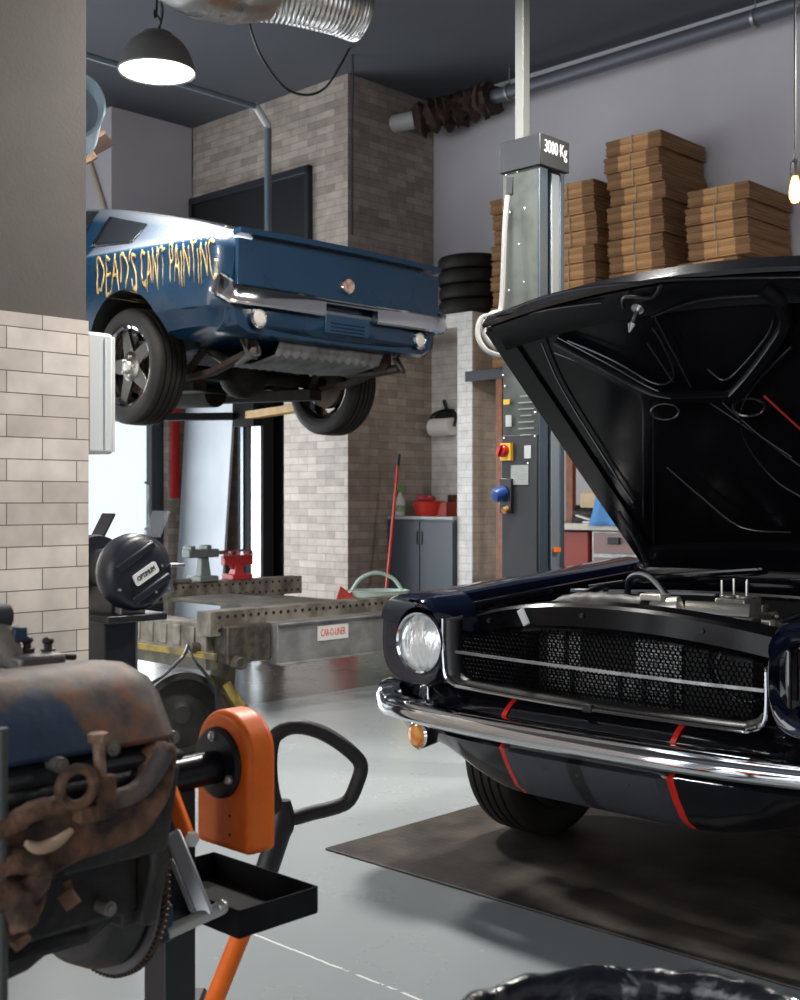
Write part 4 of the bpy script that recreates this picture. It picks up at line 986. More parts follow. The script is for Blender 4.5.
sw = plate(508, 452, .058, .075, 'switch_plate', mat('switch_yellow', (.75, .42, .03), .4), .02)
q = on(507, 451); mb = MB(); mb.lathe([(.027, 0), (.027, .02), (.02, .028), (0, .029)], c=(q.x, yf-.02, q.z), axis=(0, -1, 0), seg=24); mb.box((q.x, yf-.055, q.z), (.014, .018, .05), rot=(0, RAD(20), 0)); kn = rb(mb, 'switch_knob', mat('switch_red', (.45, .01, .01), .35), t, bevel=.002)
mb = MB(); q = on(508, 496); mb.box((q.x, yf-.012, q.z), (.065, .022, .15)); rb(mb, 'socket_plate', M_black, t, bevel=.003)
mb = MB(); mb.lathe([(.030, 0), (.032, .04), (.024, .055), (0, .058)], c=(q.x-.008, yf-.02, q.z+.015), axis=(-.25, -1, -.3), seg=20); rb(mb, 'blue_socket', mat('socket_blue', (.01, .05, .22), .4), t)
mb = MB(); mb.cyl((q.x+.01, yf-.02, q.z-.055), (q.x+.01, yf-.045, q.z-.065), .014); rb(mb, 'plug', mat('plug_brown', (.35, .18, .06), .5), t)
for px, py in ((506, 175), (517, 172), (510, 212), (525, 208), (519, 244), (509, 290), (524, 282)): q = onB(px, py, b0-.001); mb = MB(); mb.cyl((q.x, b0+.004, q.z), (q.x, b0-.003, q.z), .004, seg=8); rb(mb, 'screw', M_bolt, t)
for px, py in ((505, 386), (535, 412), (504, 438), (535, 436), (528, 463), (503, 375), (522, 378)): q = on(px, py); mb = MB(); mb.cyl((q.x, yf+.004, q.z), (q.x, yf-.004, q.z), .004, seg=8); rb(mb, 'screw', M_bolt, t)
q = onB(510, 186, b0-.001); mb = MB(); mb.box((q.x, b0-.003, q.z), (.035, .008, .075)); rb(mb, 'cover_plate', M_black, t, bevel=.002)
mb = MB(); mb.box((a1-.10, b0+.12, .015), (.42, .40, .03)); rb(mb, 'base_plate', M_liftgrey, t, bevel=.003)
mb = MB(); mb.box((a1+.02, b0+.12, .35), (.14, .10, .30)); mb.box((a1+.35, b0-.05, .21), (.62, .09, .06), rot=(0, 0, RAD(-12))); mb.cyl((a1+.62, b0-.11, .23), (a1+.62, b0-.11, .26), .05); rb(mb, 'lift_arm', mat('arm_orange_tag', (.05, .055, .06), .5), t, bevel=.004)
mb = MB(); mb.box((a1+.005, b0+.12, .985), (.012, .035, .018)); rb(mb, 'orange_stop', M_orange, t)
# steel riser above it
mb = MB(); mb.box((a1-.162, b0+.09, (2.76+H)/2), (.046, .046, H-2.76))
rsolo(mb, 'steel_riser', mat('riser_steel', (.22, .23, .22), .45, .5), a1-.11, b0+.09, 'square galvanised steel riser between the lift column and the ceiling', 'post', z=0, bevel=.002)
# pale hose coiled on its side
hp = [W(508, 196, 5.16), W(505, 230, 5.14), W(502, 300, 5.12), W(497, 314, 5.1), W(482, 318, 5.08), W(478, 335, 5.06), W(486, 350, 5.04), W(502, 356, 5.05), W(506, 352, 5.10), W(492, 345, 5.10), W(484, 332, 5.1), W(487, 318, 5.12), W(498, 312, 5.14), W(506, 320, 5.16)]
mb = MB(); b_ = hp[0]; mb.tube([q-b_ for q in hp], .012, smooth=6, seg=8)
tag(mb.build('air_hose', mat('pale_hose', (.24, .24, .23), .4), loc=b_), 'pale grey hose hanging in a loop on the left of the lift column', 'hose')

# ------------------------------------------------------------ lift holding the blue car
ca, cb_ = -7.28, 6.02
t = rthing('car_lift', ca, cb_, 'black and silver lift column with a yellow arm under the raised blue car', 'car lift')
mb = MB(); mb.box((ca, cb_+.10, 1.4), (.30, .02, 2.8)); mb.box((ca-.145, cb_, 1.4), (.02, .20, 2.8)); mb.box((ca+.145, cb_-.05, 1.4), (.02, .10, 2.8)); mb.box((ca-.08, cb_-.095, 1.4), (.15, .02, 2.8)); mb.box((ca+.138, cb_-.095, 1.4), (.035, .02, 2.8)); mb.box((ca, cb_, 2.84), (.42, .36, .10)); mb.box((ca, cb_, .01), (.5, .45, .02))
rb(mb, 'column', mat('lift_black', (.012, .013, .015), .7, spec=.2), t, bevel=.003)
mb = MB(); mb.box((ca+.06, cb_-.06, 1.3), (.12, .08, 2.5)); rb(mb, 'inner_rail', mat('silver_rail', (.55, .57, .58), .35, .7), t, bevel=.004)
mb = MB(); mb.box((ca-.093, cb_-.11, 1.3), (.03, .012, 2.5)); rb(mb, 'edge_rail', mat('blue_silver', (.22, .26, .32), .35, .6), t)
mb = MB(); mb.box((ca, cb_-.13, 1.90), (.26, .10, .26)); rb(mb, 'carriage', MATS['lift_black'], t, bevel=.004)
for s, nm in ((1, 'lift_arm'), (-1, 'lift_arm')):
    p0 = Vector((ca+.10*s, cb_-.18, 1.85)); p1 = Vector((ca+(1.45 if s > 0 else -1.0), cb_-(.55 if s > 0 else .8), 1.85)); d = p1-p0
    mb = MB(); mb.box((p0+p1)/2, (d.length, .10, .055), rot=(0, 0, math.atan2(d.y, d.x))); mb.cyl(p1+Vector((0, 0, .03)), p1+Vector((0, 0, .075)), .06)
    rb(mb, nm, mat('lift_yellow', (.62, .33, .02), .5, c2=(.5, .27, .03), scale=12) if s > 0 else MATS['lift_black'], t, bevel=.004)
# opposite column, mostly behind the pillar
t2 = copy_tree(t); t2.location = RW(ca, 3.06, 0); t2.rotation_euler = (0, 0, ROOM+math.pi); t2['label'] = 'twin lift column on the near side of the raised car, hidden by the pillar'
# its arms point to the car after the half turn

# ------------------------------------------------------------ straightening bench
Rail = mat('bench_rail', (.10, .088, .070), .6, .2, c2=(.23, .21, .175), scale=9, detail=7)
Beam = mat('bench_beam', (.34, .35, .35), .42, .5, c2=(.20, .20, .20), scale=5, detail=6, r2=.6)
Yel = mat('worn_yellow', (.36, .26, .03), .6, c2=(.10, .08, .04), scale=12, detail=6, lo=.35, hi=.6)
t = rthing('straightening_bench', -6.0, 5.0, 'low grey steel frame straightening bench with holed rails under the raised car', 'workbench')
def holed(a0, b0_, b1_, z0, z1, th=.10):
    mb = MB(); mb.box((a0, (b0_+b1_)/2, (z0+z1)/2), (th, b1_-b0_, z1-z0))
    return mb
for mb, a0, b0_, b1_, zz in ((holed(-5.22, 3.92, 5.80, .47, .60, .12), -5.16, 3.98, 5.76, (.50, .57)), (holed(-6.95, 3.95, 6.10, .49, .62, .12), -6.89, 4.0, 6.06, (.52, .59))):
    n = 34
    for i in range(n):
        b_ = b0_+(b1_-b0_)*i/(n-1)
        for z in zz: mb.cyl((a0-.002, b_, z), (a0+.003, b_, z), .010, seg=10)
    rl = rb(mb, 'rail', Rail, t); rl.data.materials.append(M_dark)
    for i_, f_ in enumerate(rl.data.polygons): f_.material_index = 1 if i_ >= 6 else 0
mb = MB(); mb.box((-5.10, 5.12, .405), (.10, 1.65, .215)); mb.box((-5.10, 5.12, .517), (.16, 1.65, .012)); mb.box((-5.10, 5.12, .296), (.16, 1.65, .012)); rb(mb, 'side_beam', Beam, t, bevel=.003)
mb = MB(); mb.box((-6.1, 4.02, .45), (1.75, .16, .16)); 
for i in range(12): mb.box((-5.35-i*.13, 3.935, .455), (.06, .012, .11))
rb(mb, 'cross_beam', Rail, t, bevel=.004)
mb = MB(); mb.box((-6.05, 3.925, .365), (1.85, .02, .035)); mb.box((-5.3, 4.15, .43), (.15, .35, .03)); rb(mb, 'yellow_edge', Yel, t, bevel=.002)
mb = MB(); mb.box((-6.1, 3.98, .32), (1.8, .12, .07)); mb.box((-6.1, 5.5, .45), (1.75, .2, .14)); mb.box((-6.0, 4.8, .56), (.9, .5, .02)); rb(mb, 'lower_frame', mat('frame_olive', (.07, .066, .048), .6, .2, c2=(.13, .12, .09), scale=8), t, bevel=.003)
mb = MB(); mb.box((-5.25, 4.14, .42), (.30, .30, .20)); mb.cyl((-5.12, 4.05, .33), (-5.02, 4.02, .33), .035); mb.cyl((-5.3, 4.0, .40), (-5.3, 3.88, .40), .03); rb(mb, 'corner_block', mat('block_grease', (.045, .04, .035), .5, .4, c2=(.09, .08, .06), scale=20), t, bevel=.006)
for a_, b_ in ((-5.35, 4.15), (-6.85, 4.15), (-5.25, 5.75), (-6.85, 5.75)):
    mb = MB(); mb.cyl((a_, b_, .10), (a_, b_, .36), .06, .08); mb.box((a_, b_, .07), (.16, .16, .05)); mb.cyl((a_+.03, b_-.08, .08), (a_+.03, b_+.0, .08), .08, seg=24); mb.cyl((a_-.05, b_+.04, .06), (a_-.05, b_+.10, .06), .06, seg=24)
    lg = rb(mb, 'leg', mat('leg_grey_green', (.06, .055, .045), .6, c2=(.12, .10, .05), scale=10), t, bevel=.004)
mb = MB(); mb.tube([(-5.3, 4.06, .02), (-5.28, 3.98, .08), (-5.27, 4.0, .16), (-5.33, 4.05, .21)], .035, smooth=5); mb.tube([(-5.2, 4.2, .03), (-5.18, 4.12, .10), (-5.2, 4.06, .2)], .025, smooth=4); rb(mb, 'yellow_guard', Yel, t)
# red maker's label
q = toR(W(404, 664, 7.1)); mb = MB(); mb.lathe([(0, -.07), (.05, -.07), (.085, -.02), (.085, .03), (.05, .07), (0, .07)], c=q, seg=24); mb.cyl((q.x, q.y, 0), (q.x, q.y, q.z-.06), .03); mb.cyl((q.x, q.y, q.z+.05), (q.x, q.y, .33), .025); rb(mb, 'yellow_foot', mat('foot_yellow', (.60, .48, .10), .5), t)
q = onA(333, 632, -5.045); mb = MB(); mb.box((q.x, q.y, q.z), (.003, .24, .085)); lb = rb(mb, 'label_plate', mat('label_white', (.62, .62, .60), .5), t)
o = text_mesh('CAR-O-LINER', .06, 'label_text', mat('label_red', (.6, .06, .05), .5), lb); o.data.transform(frame(Vector((q.x+.0022, q.y, q.z))-OFF[t.name], (0, 1, 0), (0, 0, 1)) @ Matrix.Diagonal((.53, 1.0, 1, 1)))
# clamps on the far rail
def clamp(px, py, label, m1, nm):
    q = onA(px, 584, -6.95); b_ = q.y
    tt = rthing(nm, -6.95, b_, label, 'clamp', z=.62)
    Z = .62
    mb = MB(); mb.box((-6.95, b_, Z+.02), (.16, .16, .04)); mb.box((-6.95, b_, Z+.10), (.08, .09, .14), taper=.7); rb(mb, 'clamp_base', m1, tt, bevel=.006)
    mb = MB(); mb.box((-6.95, b_-.02, Z+.20), (.09, .26, .06)); mb.box((-6.95, b_-.12, Z+.23), (.10, .04, .05)); mb.box((-6.95, b_+.02, Z+.235), (.10, .04, .05)); rb(mb, 'jaw', m1, tt, bevel=.006)
    mb = MB(); mb.cyl((-6.95, b_+.05, Z+.2), (-6.95, b_+.22, Z+.2), .014); mb.cyl((-7.02, b_+.2, Z+.2), (-6.88, b_+.2, Z+.2), .008); rb(mb, 'screw', M_steel, tt)
clamp(203, 565, 'grey green vice standing on the far rail of the bench', mat('vice_grey', (.13, .16, .15), .5), 'bench_vice')
q = onA(237, 584, -6.95)
tt = rthing('chain_clamp', -6.95, q.y, 'red clamp with a row of rings on the far rail of the bench', 'clamp', z=.62)
M_redc = mat('clamp_red', (.40, .02, .02), .4)
mb = MB(); mb.box((-6.95, q.y, .64), (.14, .18, .04)); mb.box((-6.95, q.y, .69), (.08, .10, .08), taper=.6); rb(mb, 'clamp_base', M_redc, tt, bevel=.006)
mb = MB(); mb.box((-6.95, q.y, .76), (.05, .26, .07)); mb.prism([(-.10, 0), (.10, 0), (.02, -.09), (-.02, -.09)], .04, Matrix.Translation((-6.97, q.y, .76)) @ Matrix(((0, 0, 1, 0), (1, 0, 0, 0), (0, 1, 0, 0), (0, 0, 0, 1)))); rb(mb, 'jaw', M_redc, tt, bevel=.005)
for k in range(4):
    mb = MB(); mb.lathe([(.032, -.008), (.040, 0), (.032, .008), (.024, 0)], c=(-6.93, q.y-.11+.07*k, .80), axis=(1, .2, 0), seg=20, close=True); rb(mb, 'ring', mat('ring_red', (.5, .05, .05), .3, .4), tt)
mb = MB(); mb.box((-6.7, 4.55, .645), (.18, .40, .05)); mb.box((-6.72, 4.62, .69), (.10, .16, .05)); mb.cyl((-6.6, 4.4, .655), (-6.6, 4.85, .655), .018)
rsolo(mb, 'steel_clamp_block', mat('block_brown', (.07, .055, .045), .6, .4, c2=(.15, .13, .11), scale=14), -6.7, 4.55, 'dark greasy steel clamp block lying on the bench beside the grinder', 'tool', z=.62, bevel=.006)
# dark round wheel standing under the corner
bw = W(181, 703, 5.6); bw.z = .2
mb = MB(); mb.lathe([(0, -.02), (.15, -.03), (.165, -.05), (.195, -.05), (.20, -.02), (.20, .04), (.17, .045), (.16, .0), (.06, .005), (.04, .02), (0, .02)], axis=(.45, -.85, .0), seg=48)
for a in range(6): mb.cyl((0, 0, 0), (0, 0, 0.001), .001)
o = tag(mb.build('round_drum', mat('wheel_dark', (.009, .009, .008), .6, .1, c2=(.022, .020, .017), scale=9), loc=bw), 'dark round metal drum standing on edge below the bench corner', 'drum')
mb = MB(); q0 = W(190, 648, 5.5); P = [W(188, 645, 5.75), W(184, 655, 5.55), W(172, 668, 5.5), W(160, 678, 5.5), W(140, 690, 5.3)]; mb.tube([q-P[0] for q in P], .008, smooth=5, seg=6); P2 = [W(188, 645, 5.75), W(194, 660, 5.6), W(204, 672, 5.6), W(212, 684, 5.6), W(216, 695, 5.6), Vector((W(218, 700, 5.6).x, 5.6, .01))]; mb.tube([q-P[0] for q in P2], .008, smooth=5, seg=6)
tag(mb.build('air_cable', M_black, loc=P[0]), 'thin black cable drooping from the bench corner to the floor', 'cable')

# ------------------------------------------------------------ bench grinder on its stand
gc = W(132, 572, 4.15); gr = toR(gc)+Vector((0, .012, 0))
t = rthing('grinder_stand', gr.x-.10, gr.y-.02, 'black steel pedestal stand under the bench grinder by the pillar', 'stand')
mb = MB(); mb.box((gr.x-.10, gr.y-.03, .40), (.12, .13, .78)); rb(mb, 'column', mat('stand_black', (.012, .014, .020), .4), t, bevel=.005)
mb = MB(); mb.box((gr.x-.10, gr.y-.02, .795), (.30, .24, .025)); rb(mb, 'top_plate', M_black, t, bevel=.004)
mb = MB(); mb.box((gr.x-.10, gr.y-.02, .01), (.34, .34, .02)); rb(mb, 'foot', M_black, t, bevel=.004)
mb = MB(); mb.box((gr.x-.036, gr.y+.03, .40), (.006, .008, .76)); rb(mb, 'edge_strip', M_steel, t)
t = rthing('bench_grinder', gr.x-.08, gr.y, 'black bench grinder with a round wheel guard and white name plate', 'grinder', z=.808)
mb = MB(); mb.lathe([(0, .052), (.07, .053), (.105, .050), (.122, .040), (.132, .022), (.134, -.02), (.128, -.045), (.0, -.05)], c=gr, axis=(1, 0, 0), seg=64); rb(mb, 'wheel_guard', mat('guard_black', (.010, .013, .022), .38, bump=.05, bscale=120), t)
sl = RAD(30)
mb = MB()
for dy_ in (.065, -.065): 
    R = Matrix.Rotation(sl, 4, 'X'); p_ = gr+Vector((.054, 0, 0))+ (R @ Vector((0, 0, dy_))); mb.box(p_, (.016, .17, .028), rot=(sl, 0, 0))
rb(mb, 'cover_ridge', MATS['guard_black'], t, bevel=.006)
# name plate
mb = MB(); R = Matrix.Rotation(sl-.02, 4, 'X'); L_, Hh = .052, .021
pl = []
for cx_, cy_, a0_ in ((L_-.008, Hh-.008, 0), (-L_+.008, Hh-.008, 90), (-L_+.008, -Hh+.008, 180), (L_-.008, -Hh+.008, 270)):
    for k in range(5): a = RAD(a0_+k*22.5); pl.append((cx_+.008*math.cos(a), cy_+.008*math.sin(a)))
M0 = Matrix.Translation(gr+Vector((.054, .006, -.004))) @ R @ Matrix(((0, 0, 1, 0), (1, 0, 0, 0), (0, 1, 0, 0), (0, 0, 0, 1)))
mb.prism(pl, .006, M0); rb(mb, 'name_plate', mat('name_plate_white', (.68, .68, .66), .45), t)
o = text_mesh('OPTIMUM', .025, 'name_text', M_black, t); o.data.transform(Matrix.Translation(-OFF[t.name]) @ M0 @ Matrix.Translation((0, 0, .0065)) @ Matrix.Diagonal((.72, 1, 1, 1)))
mb = MB()
for y_, z_ in ((-.095, -.055), (.105, -.06), (.075, .02), (.03, .105), (.05, -.07)): mb.cyl(gr+Vector((.045, y_, z_)), gr+Vector((.056, y_, z_)), .005, seg=8)
rb(mb, 'screw', M_bolt, t)
mb = MB(); mb.cyl(gr+Vector((-.05, 0, 0)), gr+Vector((-.22, 0, 0)), .075, seg=32); mb.box(gr+Vector((-.13, 0, -.10)), (.16, .12, .10)); rb(mb, 'motor', M_black, t, bevel=.004)
mb = MB(); mb.lathe([(0, -.03), (.12, -.028), (.125, 0), (.12, .03), (0, .03)], c=gr+Vector((-.26, 0, 0)), axis=(1, 0, 0), seg=48); rb(mb, 'rear_guard', MATS['guard_black'], t)
mb = MB(); mb.lathe([(.0, -.012), (.112, -.012), (.112, .012), (0, .012)], c=gr+Vector((.0, .028, .012)), axis=(1, 0, 0), seg=48); rb(mb, 'grinding_wheel', mat('wheel_stone', (.07, .065, .06), .9), t)
acr = bpy.data.materials.new('clear_shield'); acr.use_nodes = True; nt = acr.node_tree; N = nt.nodes; L = nt.links; N.remove(N['Principled BSDF'])
tr = N.new('ShaderNodeBsdfTransparent'); tr.inputs[0].default_value = (.85, .88, .92, 1); df = N.new('ShaderNodeBsdfPrincipled'); df.inputs['Base Color'].default_value = (.6, .65, .7, 1); df.inputs['Roughness'].default_value = .1
mx = N.new('ShaderNodeMixShader'); mx.inputs[0].default_value = .18; L.new(tr.outputs[0], mx.inputs[1]); L.new(df.outputs[0], mx.inputs[2]); L.new(mx.outputs[0], N['Material Output'].inputs[0]); MATS['clear_shield'] = acr
mb = MB(); mb.box(gr+Vector((.02, .075, .165)), (.10, .006, .10), rot=(RAD(-25), 0, 0)); rb(mb, 'spark_shield', acr, t, bevel=.001)
mb = MB(); mb.box(gr+Vector((.03, .135, .02)), (.07, .06, .012)); mb.box(gr+Vector((.02, .11, -.03)), (.02, .05, .10), rot=(RAD(10), 0, 0)); mb.box(gr+Vector((-.06, 0, -.135)), (.10, .10, .08)); rb(mb, 'tool_rest', M_steel, t, bevel=.002)
mb = MB(); mb.box(gr+Vector((-.28, .05, .155)), (.08, .008, .10), rot=(RAD(-30), 0, 0)); rb(mb, 'rear_shield', M_black, t)

# white box on the far side of the pillar
mb = MB(); mb.box((-3.66, 2.222, 1.56), (.26, .104, .41)); t = rthing('wall_box', -3.66, 2.17, 'white plastic box mounted on the far side of the tiled pillar', 'box', z=1.56)
rb(mb, 'casing', M_white, t, bevel=.012)
mb = MB(); mb.box((-3.66, 2.28, 1.56), (.24, .012, .39)); mb.box((-3.527, 2.24, 1.56), (.004, .004, .38)); rb(mb, 'lid', mat('lid_white', (.68, .70, .70), .4), t, bevel=.004)
mb = MB(); mb.box((-3.58, 2.292, 1.66), (.03, .014, .11)); mb.box((-3.58, 2.292, 1.47), (.03, .014, .05)); rb(mb, 'hinge', M_black, t, bevel=.002)
# ------------------------------------------------------------ recess: tyres, cabinet, roll, cleaning things
for k in range(4):
    a_, b_ = -7.14+.012*(k % 2), 8.42-.008*k
    mb = MB(); mb.lathe([(.17, -.05), (.19, -.062), (.27, -.066), (.305, -.055), (.32, -.03), (.32, .03), (.305, .055), (.27, .066), (.19, .062), (.17, .05), (.17, -.05)], seg=48)
    for r_ in (.3205,): mb.lathe([(r_, -.01), (r_, .01)], seg=48)
    z = 2.884+.066+k*.1325
    tag(mb.build('tyre', M_rubber, loc=RW(a_, b_, z)), ['black tyre at the bottom of the stack above the recess', 'black tyre second from the bottom of the stack above the recess', 'black tyre second from the top of the stack above the recess', 'black tyre on top of the stack above the recess'][k], 'tyre', 'tyres stacked above the recess')
Cab = mat('cabinet_slate', (.055, .072, .092), .45)
t = rthing('cabinet', -7.53, 8.4, 'slate grey low cabinet with two doors in the tiled recess', 'cabinet')
mb = MB(); mb.box((-7.53, 8.43, .52), (.82, .60, 1.0)); rb(mb, 'body', Cab, t, bevel=.003)
for s in (-1, 1):
    mb = MB(); mb.box((-7.53+s*.205, 8.122, .53), (.40, .02, .94)); dr = rb(mb, 'door', Cab, t, bevel=.003)
    mb = MB(); mb.box((-7.53+s*.03, 8.108, .85), (.015, .012, .12)); h_ = rb(mb, 'handle', M_black, t, bevel=.002); h_.parent = dr
mb = MB(); mb.box((-7.53, 8.42, 1.035), (.83, .63, .03)); rb(mb, 'worktop', mat('worktop_pale', (.40, .41, .42), .4), t, bevel=.003)
CT = 1.05
def on_top(px, b_, z=CT): q = onB(px, 500, b_); return q.x
# spray bottle
a_ = on_top(400, 8.25); bp = RW(a_, 8.25, CT)
t = thing('spray_bottle', bp, 'white spray bottle with a green trigger head on the slate cabinet', 'bottle', ROOM)
mb = MB(); mb.lathe([(0, 0), (.045, .002), (.05, .02), (.05, .12), (.042, .16), (.018, .20), (.016, .225), (0, .226)], seg=24); mb.build('bottle', mat('bottle_white', (.72, .76, .74), .35), t)
mb = MB(); mb.cyl((0, 0, .22), (0, 0, .25), .02); mb.box((-.01, 0, .265), (.09, .03, .035)); mb.box((-.035, 0, .235), (.012, .02, .05), rot=(0, .3, 0)); mb.build('trigger_head', mat('spray_green', (.10, .50, .12), .4), t, bevel=.004)
mb = MB(); mb.lathe([(.051, .04), (.051, .10)], seg=24); mb.build('label_band', mat('label_green', (.2, .45, .15), .5, c2=(.6, .62, .5), scale=40), t)
# red basket with cloths
a_ = on_top(428, 8.30); bp = RW(a_, 8.3, CT)
t = thing('plastic_basket', bp, 'bright red plastic basket filled with cloths on the slate cabinet', 'basket', ROOM)
mb = MB(); mb.lathe([(0, .004), (.11, .004), (.15, .13), (.158, .135), (.152, .14), (.142, .128), (.105, .012), (0, .012)], seg=36, sx=1.1, sy=.85); mb.build('tub', mat('basket_red', (.60, .03, .02), .35), t)
mb = MB()
rnd = random.Random(9)
for k in range(9): mb.ball((rnd.uniform(-.09, .09), rnd.uniform(-.06, .06), .155+rnd.uniform(0, .03)), rnd.uniform(.03, .045), sc=(1, 1, .6), seg=10)
mb.build('cloths', mat('cloth_pink', (.60, .04, .22), .8, c2=(.55, .10, .04), scale=14), t, rough=.006)
a_ = on_top(446, 8.4); bp = RW(a_, 8.38, CT)
mb = MB(); mb.box((0, 0, .065), (.20, .18, .13)); mb.box((0, -.092, .115), (.21, .006, .02))
tag(mb.build('red_crate', mat('crate_red', (.40, .05, .03), .5), loc=bp, rotz=ROOM, bevel=.006), 'dark red crate beside the basket on the slate cabinet', 'crate')
mb = MB(); mb.box((0, 0, .10), (.07, .10, .20)); a_ = on_top(455, 8.6)
tag(mb.build('brown_carton', mat('brown_carton', (.14, .05, .03), .6), loc=RW(a_, 8.58, CT), rotz=ROOM, bevel=.004), 'tall dark brown carton at the back of the slate cabinet', 'carton')
# paper roll on the wall
q = onB(441, 427, 8.60)
t = rthing('paper_roll_holder', q.x, 8.74, 'black wall holder with a wide white paper roll above the cabinet', 'paper roll', z=q.z)
mb = MB(); mb.cyl((q.x-.13, 8.62, q.z), (q.x+.13, 8.62, q.z), .085, seg=36); rb(mb, 'paper_roll', mat('paper_white', (.92, .92, .91), .8), t)
mb = MB(); mb.box((q.x, 8.735, q.z+.05), (.10, .01, .26)); mb.tube([(q.x-.15, 8.62, q.z), (q.x-.15, 8.64, q.z+.12), (q.x, 8.68, q.z+.17), (q.x+.15, 8.64, q.z+.12), (q.x+.15, 8.62, q.z)], .014, smooth=4); mb.tube([(q.x, 8.72, q.z+.1), (q.x-.02, 8.66, q.z+.24), (q.x+.02, 8.64, q.z+.25), (q.x+.03, 8.66, q.z+.17)], .010, smooth=4); mb.box((q.x, 8.66, q.z+.12), (.26, .08, .06), taper=.6); rb(mb, 'holder', M_black, t)
# squeegee broom, dustpan, bucket
pa = W(398, 466, 10.9); pb_ = Vector((W(383, 600, 10.75).x, 10.75, .03))
t = thing('broom', pb_, 'red handled broom leaning against the slate cabinet', 'broom')
mb = MB(); mb.cyl((0, 0, .04), pa-pb_, .014, seg=12); mb.build('handle', mat('broom_red', (.62, .04, .03), .4), t)
mb = MB(); d_ = (pa-pb_).normalized(); mb.cyl(pa-pb_, pa-pb_+d_*.11, .017, seg=12); mb.build('grip', M_black, t)
mb = MB(); mb.box((0, 0, .03), (.34, .06, .06), rot=(0, 0, ROOM)); mb.build('head', M_black, t, bevel=.008)
bk = Vector((W(377, 600, 10.4).x, 10.4, 0))
t = thing('bucket', bk, 'pale green plastic bucket with a raised handle on the floor before the cabinet', 'bucket')
mb = MB(); mb.lathe([(0, .01), (.14, .01), (.19, .41), (.20, .415), (.19, .42), (.18, .405), (.13, .02), (0, .02)], seg=36, sx=1.45); mb.build('tub', mat('bucket_green', (.62, .76, .68), .4), t)
mb = MB(); mb.tube([(-.22, 0, .41), (-.14, 0, .52), (0, 0, .57), (.14, 0, .52), (.22, 0, .41)], .016, smooth=6); mb.build('handle', MATS['bucket_green'], t)
dp = Vector((W(340, 600, 10.2).x, 10.2, 0))
t = thing('dustpan', dp, 'red dustpan standing on the floor left of the pale bucket', 'dustpan')
mb = MB(); mb.prism([(-.15, 0), (.15, 0), (.14, .36), (-.0, .47)], .03, Matrix.Rotation(RAD(80), 4, 'X')); mb.build('pan', mat('pan_red', (.62, .05, .03), .4), t, bevel=.008)
mb = MB(); mb.cyl((0.05, .04, .28), (.10, .10, .42), .014); mb.build('handle', MATS['pan_red'], t)

# ------------------------------------------------------------ pallet racking with flat cartons
Org = mat('rack_orange', (.30, .085, .02), .5, c2=(.20, .06, .02), scale=20)
t = rthing('pallet_rack', -5.0, 8.4, 'orange and dark pallet rack along the back wall behind the lift column', 'rack')
for a_ in (-6.56, -5.82, -2.9):
    for b_ in (8.10, 8.66):
        mb = MB(); mb.box((a_, b_, 1.16), (.07, .05, 2.32)); rb(mb, 'upright', Org, t, bevel=.003)
mb = MB(); mb.box((-4.88, 8.40, 2.30), (4.1, .68, .05)); mb.box((-4.88, 8.07, 2.29), (4.1, .03, .09)); mb.box((-4.88, 8.70, 2.29), (3.5, .03, .09)); rb(mb, 'shelf', mat('shelf_dark', (.03, .035, .045), .5), t, bevel=.003)
mb = MB(); mb.box((-4.3, 8.70, 1.2), (2.9, .02, 2.1)); rb(mb, 'back_panel', mat('panel_brown', (.07, .058, .05), .7, c2=(.11, .09, .08), scale=12), t)
ZS = 2.352
Card = bpy.data.materials.new('cardboard'); Card.use_nodes = True; nt = Card.node_tree; N = nt.nodes; L = nt.links; p = N['Principled BSDF']; p.inputs['Roughness'].default_value = .85
tc = N.new('ShaderNodeTexCoord'); sp = N.new('ShaderNodeSeparateXYZ'); L.new(tc.outputs['Object'], sp.inputs[0])
wv = N.new('ShaderNodeTexNoise'); wv.inputs['Scale'].default_value = 1; wv.inputs['Detail'].default_value = 3; mp = N.new('ShaderNodeMapping'); mp.inputs['Scale'].default_value = (2, 2, 110); L.new(tc.outputs['Object'], mp.inputs[0]); L.new(mp.outputs[0], wv.inputs['Vector'])
mx = N.new('ShaderNodeMix'); mx.data_type = 'RGBA'; mx.inputs[6].default_value = (.44, .23, .095, 1); mx.inputs[7].default_value = (.78, .45, .20, 1); mr = N.new('ShaderNodeMapRange'); mr.inputs[1].default_value = .35; mr.inputs[2].default_value = .65; L.new(wv.outputs[0], mr.inputs[0]); L.new(mr.outputs[0], mx.inputs[0])
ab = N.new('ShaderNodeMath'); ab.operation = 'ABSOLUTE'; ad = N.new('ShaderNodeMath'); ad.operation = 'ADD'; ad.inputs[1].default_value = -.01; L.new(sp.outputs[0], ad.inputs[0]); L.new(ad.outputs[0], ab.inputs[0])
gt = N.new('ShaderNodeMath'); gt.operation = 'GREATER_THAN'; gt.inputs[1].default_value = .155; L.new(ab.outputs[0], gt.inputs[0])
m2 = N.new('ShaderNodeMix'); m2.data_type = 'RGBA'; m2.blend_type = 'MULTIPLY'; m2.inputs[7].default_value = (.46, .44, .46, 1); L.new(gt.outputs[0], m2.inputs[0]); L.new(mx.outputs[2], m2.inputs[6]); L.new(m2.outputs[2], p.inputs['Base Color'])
bb = N.new('ShaderNodeBump'); bb.inputs['Strength'].default_value = .6; bb.inputs['Distance'].default_value = .01; L.new(wv.outputs[0], bb.inputs['Height']); L.new(bb.outputs[0], p.inputs['Normal'])
BH = .131
